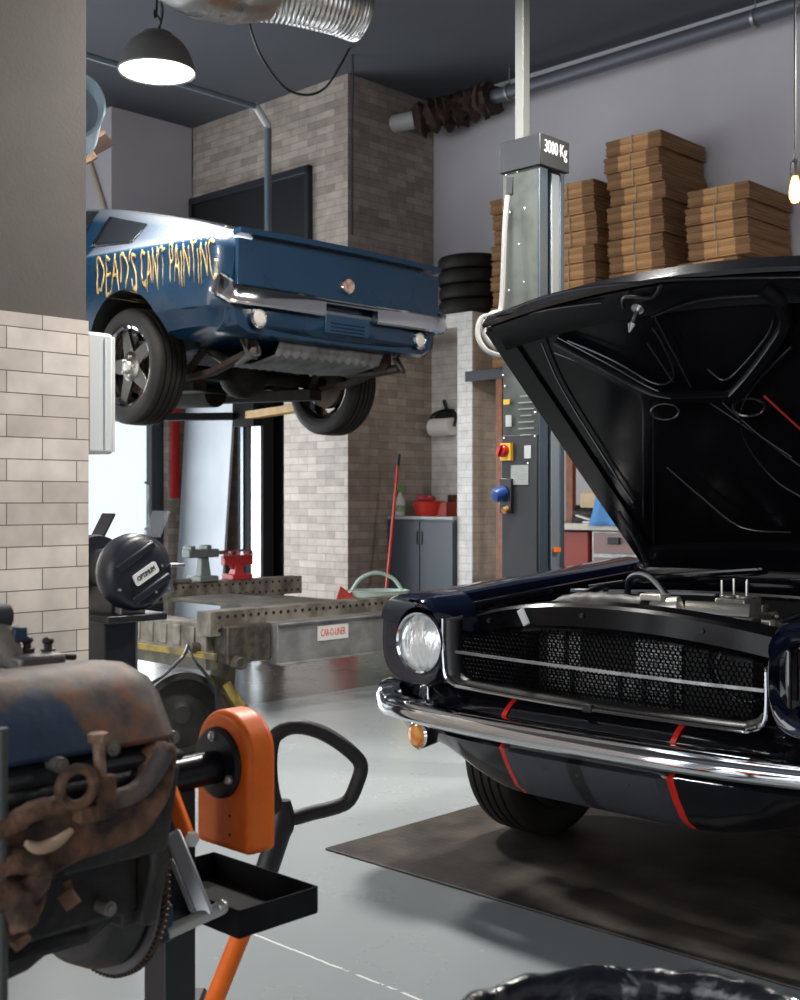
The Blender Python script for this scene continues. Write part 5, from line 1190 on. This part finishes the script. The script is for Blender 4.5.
def bundle_proto():
    t = thing('cardboard_bundle', (0, 0, 0), '', 'cardboard', ROOM, 'cardboard bundles on the rack')
    mb = MB(); rnd = random.Random(2)
    z = 0; n = 12
    for k in range(n):
        h = (BH-.009)/n; ox, oy = rnd.uniform(-.006, .006), rnd.uniform(-.006, .006)
        mb.box((ox, oy, z+h/2), (.61, .67, h*.93)); z += h
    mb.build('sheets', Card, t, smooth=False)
    mb = MB()
    for x in (-.01,): mb.box((x, 0, BH/2), (.008, .69, BH*.98))
    mb.build('string', mat('pale_string', (.50, .42, .30), .7), t, smooth=False)
    return t
proto = bundle_proto(); first = True; rnd = random.Random(11)
stacks = [('leftmost stack, half behind the lift column', -6.355, 8.375, 11), ('stack just right of the lift column', -5.79, 8.375, 11), ('tallest stack', -5.16, 8.375, 13), ('rightmost stack', -4.50, 8.375, 9)]
ords = ['bottom', 'second', 'third', 'fourth', 'fifth', 'sixth', 'seventh', 'eighth', 'ninth', 'tenth', 'eleventh', 'twelfth', 'thirteenth']
for lab, a_, b_, n in stacks:
    for k in range(n):
        c = proto if first else copy_tree(proto); first = False
        da = rnd.uniform(-.012, .012); db = rnd.uniform(-.015, .015)
        if 'tallest' in lab and k >= n-2: da -= .025; 
        if 'rightmost' in lab and k >= n-4: da += .05; db -= .02
        if 'rightmost' in lab and k < n-4: da -= .04; db += .02
        c.location = RW(a_+da, b_+db, ZS-.012+k*BH+.001*k)
        c['label'] = 'brown cardboard bundle, %s, %s' % ('topmost' if k == n-1 else ords[k]+' from the bottom' if k else 'at the bottom', 'of the '+lab)
        if 'leftmost' in lab: c.scale = (.82, 1, 1)
# work table under the rack
t = rthing('work_table', -5.1, 7.75, 'pale topped work table with a red drawer unit behind the black car', 'table')
mb = MB(); mb.box((-5.1, 7.72, 1.0), (1.7, .62, .05)); rb(mb, 'tabletop', mat('table_cream', (.62, .59, .50), .5), t, bevel=.004)
mb = MB(); mb.box((-5.5, 7.75, .52), (.55, .52, .88)); rb(mb, 'red_unit', mat('unit_red', (.30, .045, .03), .45), t, bevel=.006)
for a_ in (-5.92, -4.3):
    for b_ in (7.46, 7.98): mb = MB(); mb.box((a_, b_, .487), (.05, .05, .975)); rb(mb, 'leg', M_galv, t)
mb = MB(); mb.box((-4.95, 7.70, .72), (.42, .50, .5)); du = rb(mb, 'drawer_unit', M_galv, t, bevel=.005)
for z in (.88, .70, .55): mb = MB(); mb.box((-4.95, 7.445, z), (.38, .015, .15)); mb2 = rb(mb, 'drawer', mat('drawer_red_grey', (.24, .16, .15), .45, .3), t, bevel=.003); mb2.parent = du
mb = MB(); mb.box((-4.95, 7.425, .90), (.10, .03, .05)); h = rb(mb, 'handle', M_black, t, bevel=.004); h.parent = du
# things on it
b_ = 7.62; q = onB(606, 505, b_+.1); a_ = q.x
t = thing('cloth_sack', RW(a_, b_+.1, 1.026), 'cream paper sack standing on the work table', 'sack', ROOM)
mb = MB(); mb.box((0, 0, .12), (.34, .22, .24)); mb.box((0.02, 0, .29), (.30, .14, .12), taper=.5); mb.build('sack_body', mat('cream_paper', (.68, .52, .33), .8, c2=(.6, .45, .28), scale=6), t, bevel=.03, rough=.008)
mb = MB(); mb.box((0, -.112, .15), (.30, .004, .006)); mb.build('seam', M_rust, t)
q = onB(612, 520, 7.45)
rowsb = []
rnd2 = random.Random(4)
for i in range(15):
    u = i/14; rowsb.append([Vector((-.13*(1+.6*k/9)+u*.26*(1+.6*k/9), .02*math.sin(u*14+k*.3)-.02*k/9, .34-.36*k/9)) for k in range(10)])
mb = MB(); mb.grid(rowsb); o = mb.build('blue_cloth', mat('cloth_blue', (.10, .30, .62), .8), loc=RW(q.x+.05, 7.40, 1.03), rotz=ROOM, solid=.012)
tag(o, 'light blue cloth hanging over the front of the work table', 'cloth')
q = onB(586, 515, 7.6)
t = thing('small_motor', RW(q.x-.02, 7.65, 1.026), 'dark greasy small motor part on the work table', 'machine part', ROOM)
mb = MB(); mb.cyl((-.10, 0, .07), (.08, 0, .07), .065); mb.box((0, 0, .02), (.22, .12, .04)); mb.build('housing', M_grease, t, bevel=.004)
mb = MB(); mb.cyl((.02, 0, .12), (.05, 0, .22), .03); mb.ball((.08, .02, .16), .04); mb.build('fitting', M_rust, t)
q = onB(590, 520, 7.46)
mb = MB(); mb.box((0, 0, .03), (.24, .05, .015), rot=(0, RAD(14), 0)); mb.box((0, .0, .008), (.10, .06, .016))
tag(mb.build('metal_bar', mat('pale_alloy', (.62, .62, .60), .4, .3), loc=RW(q.x, 7.46, 1.026), rotz=ROOM, bevel=.003), 'pale tilted metal bar on the front edge of the work table', 'tool')

# ------------------------------------------------------------ foreground: engine stand
G = Vector((-.309, 2.05, 0)); GR = toR(G)
def L2(w): d = w-G; return Vector((d.dot(AX), d.dot(BX), w.z))      # world to stand coordinates
st = thing('engine_stand', G, 'black engine stand with an orange rounded gearbox housing and tool tray', 'engine stand', ROOM)
Blk = mat('stand_satin_black', (.010, .011, .014), .42)
mb = MB(); mb.box((-.02, -.087, .36), (.062, .062, .72)); mb.build('post', Blk, st, bevel=.004)
mb = MB(); mb.box((-.02, .2, .03), (.062, .9, .06)); mb.box((-.02, -.25, .03), (.55, .06, .06)); mb.build('base', Blk, st, bevel=.004)
for s in (-1, 1):
    mb = MB(); mb.cyl((-.02+s*.25-.015, -.25, .035), (-.02+s*.25+.015, -.25, .035), .034, seg=24); mb.build('castor', M_rubber, st, bevel=.003) if False else None
mb = MB(); mb.cyl((0, -.004, .746), (0, -.175, .742), .028, seg=32); mb.build('shaft', mat('shaft_black', (.012, .014, .018), .3, .3), st)
# gearbox housing
mb = MB(); R_ = .0735; poly = [(-R_, .605), (R_, .605)] + [(R_*math.cos(a), .768+R_*math.sin(a)) for a in frange(0, math.pi, 28)]
mb.prism(poly, .062, Matrix(((1, 0, 0, .006), (0, 0, 1, .0), (0, 1, 0, 0), (0, 0, 0, 1)))); hs_ = mb.build('gearbox_housing', M_orange, st, bevel=.012, segs=4)
mb = MB()
for z in (.666, .634): mb.cyl((.030, -.0015, z), (.030, .004, z), .0022, seg=8)
mb.build('vent_hole', M_dark, hs_)
mb = MB(); mb.lathe([(0, .010), (.055, .010), (.060, .006), (.061, 0)], c=(0, 0, .752), axis=(0, -1, 0), seg=48); fl = mb.build('flange', mat('flange_black', (.010, .011, .016), .4), st)
for k, a in enumerate((95, -28, 212)):
    mb = MB(); x, z = .046*math.cos(RAD(a)), .752+.046*math.sin(RAD(a)); mb.cyl((x, -.008, z), (x, -.014, z), .0085, seg=16); mb.ball((x, -.014, z), .0075, sc=(1, .7, 1), seg=12); mb.build('bolt', M_bolt, fl)
# tray
tx0, tx1, ty0, ty1, tz0, tz1 = -.135, .148, -.075, .092, .508, .552
mb = MB(); th = .003
mb.box(((tx0+tx1)/2, (ty0+ty1)/2, tz0), (tx1-tx0, ty1-ty0, th))
for c_, s_ in ((((tx0+tx1)/2, ty0), (tx1-tx0, th)), (((tx0+tx1)/2, ty1), (tx1-tx0, th)), ((tx0, (ty0+ty1)/2), (th, ty1-ty0)), ((tx1, (ty0+ty1)/2), (th, ty1-ty0))):
    mb.box((c_[0], c_[1], (tz0+tz1)/2), (s_[0], s_[1], tz1-tz0))
mb.build('tool_tray', mat('tray_black', (.006, .006, .008), .7, spec=.15, c2=(.012, .012, .014), scale=8), st, bevel=.001)
# mounting head
mb = MB(); mb.cyl((0, -.165, .742), (0, -.185, .742), .075, seg=32); mb.build('head_plate', Blk, st, bevel=.003)
def bar(p0, p1, w, th, n_, name, m):
    p0, p1 = L2(p0), L2(p1); d = (p1-p0); M_ = d.to_track_quat('X', 'Y').to_matrix().to_euler(); mb = MB(); mb.box((p0+p1)/2, (d.length, w, th), rot=M_); return mb.build(name, m, st, bevel=.003)
p0, p1 = L2(W(163, 772, 1.93)), L2(W(189, 842, 1.90))
def flatbar(p0, p1, w, th, name, m, nrm=Vector((0, -1, 0))):
    d = (p1-p0).normalized(); u = d.cross(nrm).normalized(); mb = MB(); e = p1-p0
    mb.sweep([p0, p0+e*.5, p1], [(-w/2, -th/2), (w/2, -th/2), (w/2, th/2), (-w/2, th/2)], up=nrm); return mb.build(name, m, st, bevel=.004)
flatbar(p0, p1, .022, .022, 'orange_arm', M_orange, Vector((.6, -.8, 0)))
mb = MB(); q = L2(W(192, 838, 1.88)); mb.cyl(q, q+Vector((.010, -.008, 0)), .012, seg=6); mb.build('arm_nut', M_bolt, st)
Alu = mat('bare_alloy', (.42, .44, .46), .4, .6)
flatbar(L2(W(172, 832, 1.86)), L2(W(207, 918, 1.82)), .026, .010, 'support_arm', Alu, Vector((.7, -.7, 0)))
flatbar(L2(W(172, 858, 1.87)), L2(W(194, 912, 1.84)), .010, .012, 'support_arm', Alu, Vector((.7, -.7, 0)))
mb = MB(); mb.cyl(L2(W(166, 933, 1.78)), L2(W(219, 909, 1.84)), .0105, seg=20); mb.ball(L2(W(221, 907, 1.842)), .012, seg=14); mb.build('support_pin', mat('pin_steel', (.50, .50, .47), .35, .8), st)
mb = MB(); q = L2(W(192, 882, 1.95)); 
# ------------------------------------------------------------ engine on it
EO = Vector((-.455, 1.85, 0))-BX*.025; a0E = EO.dot(AX); b0E = EO.dot(BX)
eg = thing('engine', EO, 'rusty V8 engine with a worn blue rocker cover bolted to the engine stand', 'engine', ROOM)
def EP(px, py, x):
    q = onA(px, py, a0E+x); return Vector((x, q.y-b0E, q.z))
# rocker cover material: worn blue over rust
rm = bpy.data.materials.new('worn_blue_cover'); rm.use_nodes = True; nt = rm.node_tree; N = nt.nodes; L = nt.links; p = N['Principled BSDF']; p.inputs['Roughness'].default_value = .55
tc = N.new('ShaderNodeTexCoord'); n1 = N.new('ShaderNodeTexNoise'); n1.inputs['Scale'].default_value = 7; n1.inputs['Detail'].default_value = 5; L.new(tc.outputs['Object'], n1.inputs['Vector'])
sp = N.new('ShaderNodeSeparateXYZ'); L.new(tc.outputs['Object'], sp.inputs[0])
gy = N.new('ShaderNodeMapRange'); gy.inputs[1].default_value = -.20; gy.inputs[2].default_value = -.10; gy.inputs[3].default_value = -.22; gy.inputs[4].default_value = .25; L.new(sp.outputs[1], gy.inputs[0])
gz = N.new('ShaderNodeMapRange'); gz.inputs[1].default_value = .88; gz.inputs[2].default_value = .965; gz.inputs[3].default_value = -.16; gz.inputs[4].default_value = .16; L.new(sp.outputs[2], gz.inputs[0])
s1 = N.new('ShaderNodeMath'); s1.operation = 'ADD'; L.new(n1.outputs[0], s1.inputs[0]); L.new(gy.outputs[0], s1.inputs[1]); s2 = N.new('ShaderNodeMath'); s2.operation = 'ADD'; L.new(s1.outputs[0], s2.inputs[0]); L.new(gz.outputs[0], s2.inputs[1])
st_ = N.new('ShaderNodeMapRange'); st_.inputs[1].default_value = .46; st_.inputs[2].default_value = .50; L.new(s2.outputs[0], st_.inputs[0])
n2 = N.new('ShaderNodeTexNoise'); n2.inputs['Scale'].default_value = 24; n2.inputs['Detail'].default_value = 8; L.new(tc.outputs['Object'], n2.inputs['Vector'])
rc = N.new('ShaderNodeValToRGB'); rc.color_ramp.elements[0].position = .35; rc.color_ramp.elements[0].color = (.035, .024, .020, 1); rc.color_ramp.elements[1].position = .66; rc.color_ramp.elements[1].color = (.19, .075, .036, 1); e_ = rc.color_ramp.elements.new(.5); e_.color = (.10, .062, .045, 1); L.new(n2.outputs[0], rc.inputs[0])
bl_ = N.new('ShaderNodeMix'); bl_.data_type = 'RGBA'; bl_.inputs[6].default_value = (.006, .030, .080, 1); bl_.inputs[7].default_value = (.018, .030, .048, 1); L.new(n2.outputs[0], bl_.inputs[0])
mx = N.new('ShaderNodeMix'); mx.data_type = 'RGBA'; L.new(st_.outputs[0], mx.inputs[0]); L.new(bl_.outputs[2], mx.inputs[6]); L.new(rc.outputs[0], mx.inputs[7]); L.new(mx.outputs[2], p.inputs['Base Color'])
b = N.new('ShaderNodeBump'); b.inputs['Strength'].default_value = .35; b.inputs['Distance'].default_value = .004; L.new(n2.outputs[0], b.inputs['Height']); L.new(b.outputs[0], p.inputs['Normal'])
def cover(s):
    mb = MB()
    pr = [(.235, .868), (.242, .874), (.225, .905), (.205, .94), (.18, .962), (.14, .972), (.09, .97), (.055, .955), (.04, .93), (.05, .90)]
    rows = []
    for y, k in ((-.60, .80), (-.595, .92), (-.57, 1), (-.20, 1.0), (-.06, 1.0), (-.035, .97), (-.018, .86), (-.012, .70)):
        cx, cz = .14, .885
        rows.append([(s*(cx+(x-cx)*(.75+.25*k)), y, cz+(z-cz)*k if z > cz else z) for x, z in pr])
    V = [[mb.bm.verts.new(p_) for p_ in r] for r in rows]; n = len(pr)
    for A, B in zip(V, V[1:]):
        for k in range(n): l = (k+1) % n; mb.bm.faces.new((A[k], A[l], B[l], B[k]))
    mb.bm.faces.new(V[0][::-1]); mb.bm.faces.new(V[-1])
    return mb.build('rocker_cover', rm, eg, bevel=.004, ang=60)
cv = cover(1); cover(-1)
mb = MB(); mb.box((.16, -.31, .868), (.19, .60, .012), rot=(0, RAD(12), 0)); mb.build('cover_rim', mat('rim_dark_blue', (.006, .012, .022), .8, c2=(.02, .02, .02), scale=20), eg, bevel=.003)
for s in (1, -1):
    mb = MB(); mb.box((s*.155, -.31, .80), (.19, .58, .13), rot=(0, s*RAD(14), 0)); mb.build('cylinder_head', M_grease, eg, bevel=.008)
mb = MB(); mb.box((0, -.31, .72), (.36, .56, .20)); mb.box((0, -.33, .63), (.28, .50, .10)); mb.prism([EPp for EPp in [(-.19, .60), (.19, .60), (.22, .70), (.16, .84), (-.16, .84), (-.22, .70)]], .03, Matrix(((1, 0, 0, 0), (0, 0, 1, -.035), (0, 1, 0, 0), (0, 0, 0, 1)))); mb.build('engine_block', M_grease, eg, bevel=.010)
mb = MB(); ptsL = [EP(px, py, .10) for px, py in ((-60, 900), (110, 880), (112, 905), (80, 932), (45, 940), (15, 965), (-60, 1000))]
poly = [(q.y, q.z) for q in ptsL]; mb.prism(poly, .26, Matrix(((0, 0, 1, -.12), (1, 0, 0, 0), (0, 1, 0, 0), (0, 0, 0, 1)))); mb.build('oil_pan', mat('pan_black', (.014, .014, .015), .45, .2, c2=(.025, .022, .02), scale=14), eg, bevel=.012)
# bell plate and flywheel with its ring gear
mb = MB(); mb.lathe([(.0, -.05), (.15, -.05), (.165, -.02), (.168, .0), (0, .0)], c=(.0, .0, .668), axis=(0, 1, 0), seg=48, sy=1.05); mb.box((.06, -.03, .70), (.22, .05, .20)); mb.build('bell_plate', mat('bell_grey', (.028, .028, .030), .5, .3, c2=(.045, .042, .04), scale=10, bump=.3), eg, bevel=.004)
mb = MB(); n = 110; 
prof = [(.05, .012), (.12, .012), (.128, .018), (.150, .018), (.156, .010), (.168, .010), (.170, .012), (.170, .024), (.05, .024)]
mb.lathe(prof, c=(0, 0, .648), axis=(0, 1, 0), seg=96); fw = mb.build('flywheel', mat('flywheel_steel', (.13, .13, .14), .45, .5, c2=(.12, .09, .08), scale=8), eg)
mb = MB()
for i in range(n):
    a = 2*math.pi*i/n; mb.box((.1725*math.cos(a), .018, .648+.1725*math.sin(a)), (.006, .012, .0045), rot=(0, -a, 0))
mb.build('ring_gear', mat('gear_rust', (.05, .03, .02), .6, .5), fw, smooth=False)
mb = MB(); q = EP(163, 922, .12); mb.box(q, (.025, .02, .055)); mb.build('blue_bracket', mat('bracket_blue', (.012, .035, .06), .45), eg, bevel=.003)
# exhaust manifold
up = [(175, 742), (150, 765), (132, 786), (108, 798), (88, 800), (60, 806), (30, 818), (-10, 835), (-60, 850)]
dn = [(-60, 960), (-10, 946), (8, 943), (30, 930), (44, 905), (50, 880), (72, 864), (110, 850), (142, 835), (160, 812), (172, 785)]
poly = [(EP(a, b_, .27).y, EP(a, b_, .27).z) for a, b_ in up+dn]
poly = [(v.x, v.y) for v in smoothpts([Vector((y, z, 0)) for y, z in poly], 3, True)]
mb = MB(); mb.prism(poly, .055, Matrix(((0, 0, 1, .222), (1, 0, 0, 0), (0, 1, 0, 0), (0, 0, 0, 1))))
mf = mb.build('exhaust_manifold', M_rust, eg, bevel=.014, segs=3)
Rlt = mat('rust_light', (.20, .105, .06), .85, .1, c2=(.07, .042, .03), scale=22, detail=8, bump=.8, bscale=60, lo=.4, hi=.6)
mb = MB()
P = [EP(a, b_, .285) for a, b_ in ((-40, 838), (0, 828), (25, 816), (45, 808), (60, 806))]; mb.tube(P, .013, smooth=4, seg=14, scales=None)
P = [EP(a, b_, .285) for a, b_ in ((-30, 905), (0, 895), (15, 905), (22, 925))]; mb.tube(P, .020, smooth=4, seg=14)
P = [EP(a, b_, .280) for a, b_ in ((-10, 870), (20, 860), (40, 870), (30, 890), (10, 900))]; mb.tube(P, .016, smooth=4, seg=14)
mb.build('manifold_port', Rlt, mf, rough=.0015)
mb = MB()
P = [EP(a, b_, .283) for a, b_ in ((112, 800), (135, 792), (152, 775), (165, 752))]; mb.tube(P, .013, smooth=4, seg=14)
mb.build('manifold_port', mat('grey_rust', (.09, .075, .07), .7, .3, c2=(.16, .12, .10), scale=18, bump=.5), mf)
mb = MB(); P = [EP(a, b_, .30) for a, b_ in ((26, 843), (38, 848), (55, 843), (72, 830))]; mb.tube(P, .0075, smooth=5, seg=10, scales=[.5+.6*math.sin(math.pi*i/15) for i in range(16)]); mb.build('casting_lip', mat('pale_casting', (.40, .28, .18), .8), mf)
# lifting eye and its bolt
c_ = EP(77, 787, .300); mb = MB(); mb.lathe([(.026, -.007), (.030, 0), (.026, .007), (.018, .007), (.015, 0), (.018, -.007)], c=c_, axis=(1, -.1, 0), seg=32, close=True, sx=1.0, sy=1.0)
mb.box(EP(104, 795, .295), (.016, .028, .05)); mb.box(EP(92, 812, .292), (.02, .045, .02)); mb.build('lifting_eye', M_rust, eg, bevel=.002)
mb = MB(); mb.cyl(EP(98, 742, .295), EP(102, 790, .295), .0075, seg=16); mb.cyl(EP(97.6, 733, .295), EP(98, 742, .295), .0135, .0125, seg=6); mb.build('eye_bolt', mat('tan_bolt', (.30, .20, .13), .7, .4, c2=(.16, .09, .06), scale=40), eg, bevel=.001)
for px, py, x in ((27, 801, .25), (112, 748, .235), (157, 748, .19), (172, 737, .12), (108, 908, .2), (60, 765, .25)):
    mb = MB(); q = EP(px, py, x); mb.cyl(q-Vector((.02, 0, 0)), q+Vector((.006, 0, 0)), .010, seg=16); mb.cyl(q, q+Vector((.010, 0, 0)), .006, seg=6); mb.build('bolt', mat('old_bolt', (.28, .26, .23), .5, .8), eg)
mb = MB(); mb.cyl(EP(66, 880, .235), EP(70, 898, .24), .006); mb.cyl(EP(64, 892, .24), EP(74, 906, .25), .011); mb.build('sensor', mat('plug_rust', (.18, .09, .05), .7), eg); mb = MB(); mb.cyl(EP(16, 935, .26), EP(24, 945, .27), .012); mb.build('sensor', mat('plug_rust', (.18, .09, .05), .7), eg)
# inlet side on top, at the left edge
M_dkgr = mat('inlet_grey', (.10, .10, .10), .5, .5, c2=(.16, .15, .14), scale=12, bump=.3)
mb = MB(); mb.box((0, -.33, .92), (.20, .46, .06)); q = EP(30, 660, 0); mb.box(q, (.08, .075, .022)); mb.build('inlet_manifold', M_dkgr, eg, bevel=.006)
mb = MB(); q = EP(5, 650, .0); mb.tube([q+Vector((0, .02, -.03)), q+Vector((0, .0, .02)), q+Vector((0, -.03, .05)), q+Vector((0, -.09, .055))], .015, smooth=5, seg=18); mb.build('water_outlet', mat('old_alloy', (.24, .22, .19), .5, .4, c2=(.15, .14, .13), scale=18), eg)
mb = MB(); q = EP(-2, 616, .0); mb.cyl(q+Vector((0, .012, 0)), q+Vector((0, -.10, 0)), .018, seg=24); mb.cyl(q+Vector((0, .016, 0)), q+Vector((0, -.01, 0)), .0165, seg=24); mb.build('hose_end', mat('hose_dark', (.035, .038, .042), .5), eg)
mb = MB(); q = EP(16, 634, .0); mb.box(q, (.03, .022, .022)); mb.build('blue_fitting', mat('bracket_blue2', (.015, .04, .08), .45), eg, bevel=.003)
mb = MB()
for px, py in ((27, 640), (48, 641)): q = EP(px, py, 0); mb.cyl(q, q-Vector((0, 0, .03)), .006, seg=12); mb.ball(q, .009, sc=(1, 1, .7), seg=12); mb.cyl(q-Vector((0, 0, .012)), q-Vector((0, 0, .03)), .011, seg=6)
mb.cyl(EP(50, 656, 0), EP(75, 657, 0), .005, seg=12); mb.build('fuel_fitting', M_grease, eg)
# grey upright at the frame's left edge
bp = W(1, 1000, 1.42); bp.z = 0
mb = MB(); mb.cyl((0, 0, 0), (0, 0, .93), .008, seg=14); mb.cyl((0, 0, 0), (0, 0, .02), .05, seg=20)
tag(mb.build('steel_upright', mat('upright_grey', (.07, .075, .07), .5, .3), loc=bp), 'thin dark grey steel upright at the left edge before the engine', 'post')

# ------------------------------------------------------------ pallet truck handle behind the stand
pb0 = Vector((-.43, 2.42, 0))
t = thing('pallet_truck', pb0, 'pallet truck handle with a black loop grip on an orange stalk', 'pallet truck')
lp_ = [(276, 735), (292, 727), (312, 729), (332, 738), (352, 753), (361, 766), (357, 783), (349, 800), (336, 807), (312, 813), (292, 818), (280, 812), (273, 795), (270, 770), (271, 748)]
P = [W(a, b_, 2.36+(a-270)*.0007)-pb0 for a, b_ in lp_]
mb = MB(); mb.tube(P, .0148, closed=True, smooth=4, seg=16); mb.build('loop_grip', mat('grip_black', (.014, .014, .015), .5, bump=.25, bscale=160, bdist=.002), t)
mb = MB(); P = [W(a, b_, 2.37)-pb0 for a, b_ in ((284, 800), (282, 822), (275, 845), (266, 872), (256, 900))]; mb.tube(P, .026, smooth=4, seg=18, scales=[.5, .62, .78, .9, .98, 1.0]+[.9]*11); mb.build('grip_neck', MATS['stand_satin_black'], t)
mb = MB(); e1 = Vector((.035, -.01, .14)); mb.cyl(W(258, 892, 2.38)-pb0, e1, .0195, seg=24); mb.build('stalk', M_orange, t)
mb = MB(); mb.box((-.03, .0, .13), (.12, .14, .12)); mb.cyl((0, -.06, .07), (0, .06, .07), .07, seg=28); mb.build('pump_unit', M_black, t, bevel=.006)
for s in (-1, 1):
    mb = MB(); mb.box((-.72, s*.09-.05, .05), (1.15, .12, .04)); mb.build('fork', mat('fork_orange', (.5, .09, .02), .5), t, bevel=.004)
mb = MB(); mb.box((-.13, 0, .06), (.08, .3, .06)); mb.build('fork_bridge', MATS['fork_orange'], t, bevel=.004)

# ------------------------------------------------------------ bin with a black liner
bc_ = Vector((.232, 1.075, 0))
t = thing('waste_bin', bc_, 'waste bin lined with a crumpled black plastic bag at the bottom edge', 'bin')
mb = MB(); mb.lathe([(0, .0), (.165, .0), (.20, .66), (.205, .66), (.17, -.0)], seg=48); mb.build('tub', M_black, t)
bag = bpy.data.materials.new('bin_liner'); bag.use_nodes = True; nt = bag.node_tree; N = nt.nodes; L = nt.links; p = N['Principled BSDF']; p.inputs['Base Color'].default_value = (.012, .013, .018, 1); p.inputs['Roughness'].default_value = .22; p.inputs['Coat Weight'].default_value = .4
tc = N.new('ShaderNodeTexCoord'); n1 = N.new('ShaderNodeTexNoise'); n1.inputs['Scale'].default_value = 9; n1.inputs['Detail'].default_value = 6; n1.inputs['Distortion'].default_value = 1.2; L.new(tc.outputs['Object'], n1.inputs['Vector'])
b = N.new('ShaderNodeBump'); b.inputs['Strength'].default_value = 1; b.inputs['Distance'].default_value = .02; L.new(n1.outputs[0], b.inputs['Height']); L.new(b.outputs[0], p.inputs['Normal'])
mb = MB(); pr = [(.212, .42), (.218, .55), (.216, .64), (.218, .685), (.212, .70), (.203, .698), (.196, .68), (.192, .60), (.185, .45), (.17, .2), (0, .18)]
mb.lathe(pr, seg=140)
for v in mb.bm.verts:
    a = math.atan2(v.co.y, v.co.x); r = math.hypot(v.co.x, v.co.y)
    if r > .1:
        f = .002*math.sin(a*19+math.sin(a*5)*2)+.0012*math.sin(a*37+1)+.002*math.sin(a*7+v.co.z*20)
        v.co.x *= 1+f/r; v.co.y *= 1+f/r; v.co.z += .0018*math.sin(a*13+2*math.sin(a*3)) if v.co.z > .6 else 0
mb.build('bag', bag, t, ang=80)

# ------------------------------------------------------------ light
w = bpy.data.worlds.new('World'); sc.world = w; w.use_nodes = True
bg = w.node_tree.nodes['Background']; bg.inputs[0].default_value = (.86, .93, 1.0, 1); bg.inputs[1].default_value = 1.4
def area(name, loc, dirv, sx, sy, e, col=(1, 1, 1)):
    l = bpy.data.lights.new(name, 'AREA'); l.shape = 'RECTANGLE'; l.size = sx; l.size_y = sy; l.energy = e; l.color = col
    o = bpy.data.objects.new(name, l); COL.objects.link(o); o.location = loc; o.rotation_euler = Vector(dirv).to_track_quat('-Z', 'Y').to_euler(); return o
# daylight through the two roller-door bays behind the camera and through the glass door on the left
area('daylight_bay_left', RW(-8.0, -4.7, 2.1), BX, 6.4, 3.6, 265, (.95, .97, 1))
area('daylight_bay_right', RW(-.2, -4.7, 2.1), BX, 7.2, 3.6, 205, (.98, .98, 1))
area('daylight_glass_door', RW(-10.15, 4.2, 1.5), AX, 5.6, 2.6, 300, (.92, .96, 1))

# ------------------------------------------------------------ camera
cd = bpy.data.cameras.new('Camera'); cam = bpy.data.objects.new('Camera', cd); COL.objects.link(cam)
cam.location = (0, 0, 1.2); cam.rotation_euler = (RAD(90), 0, 0)
cd.sensor_fit = 'VERTICAL'; cd.sensor_height = 36; cd.lens = 43.2; cd.clip_start = .05
cd.dof.use_dof = True; cd.dof.focus_distance = 3.5; cd.dof.aperture_fstop = 7
sc.camera = cam
sc.view_settings.view_transform = 'Standard'; sc.view_settings.look = 'None'; sc.view_settings.gamma = 1; sc.view_settings.use_curve_mapping = False
sc.view_settings.exposure = 0.0
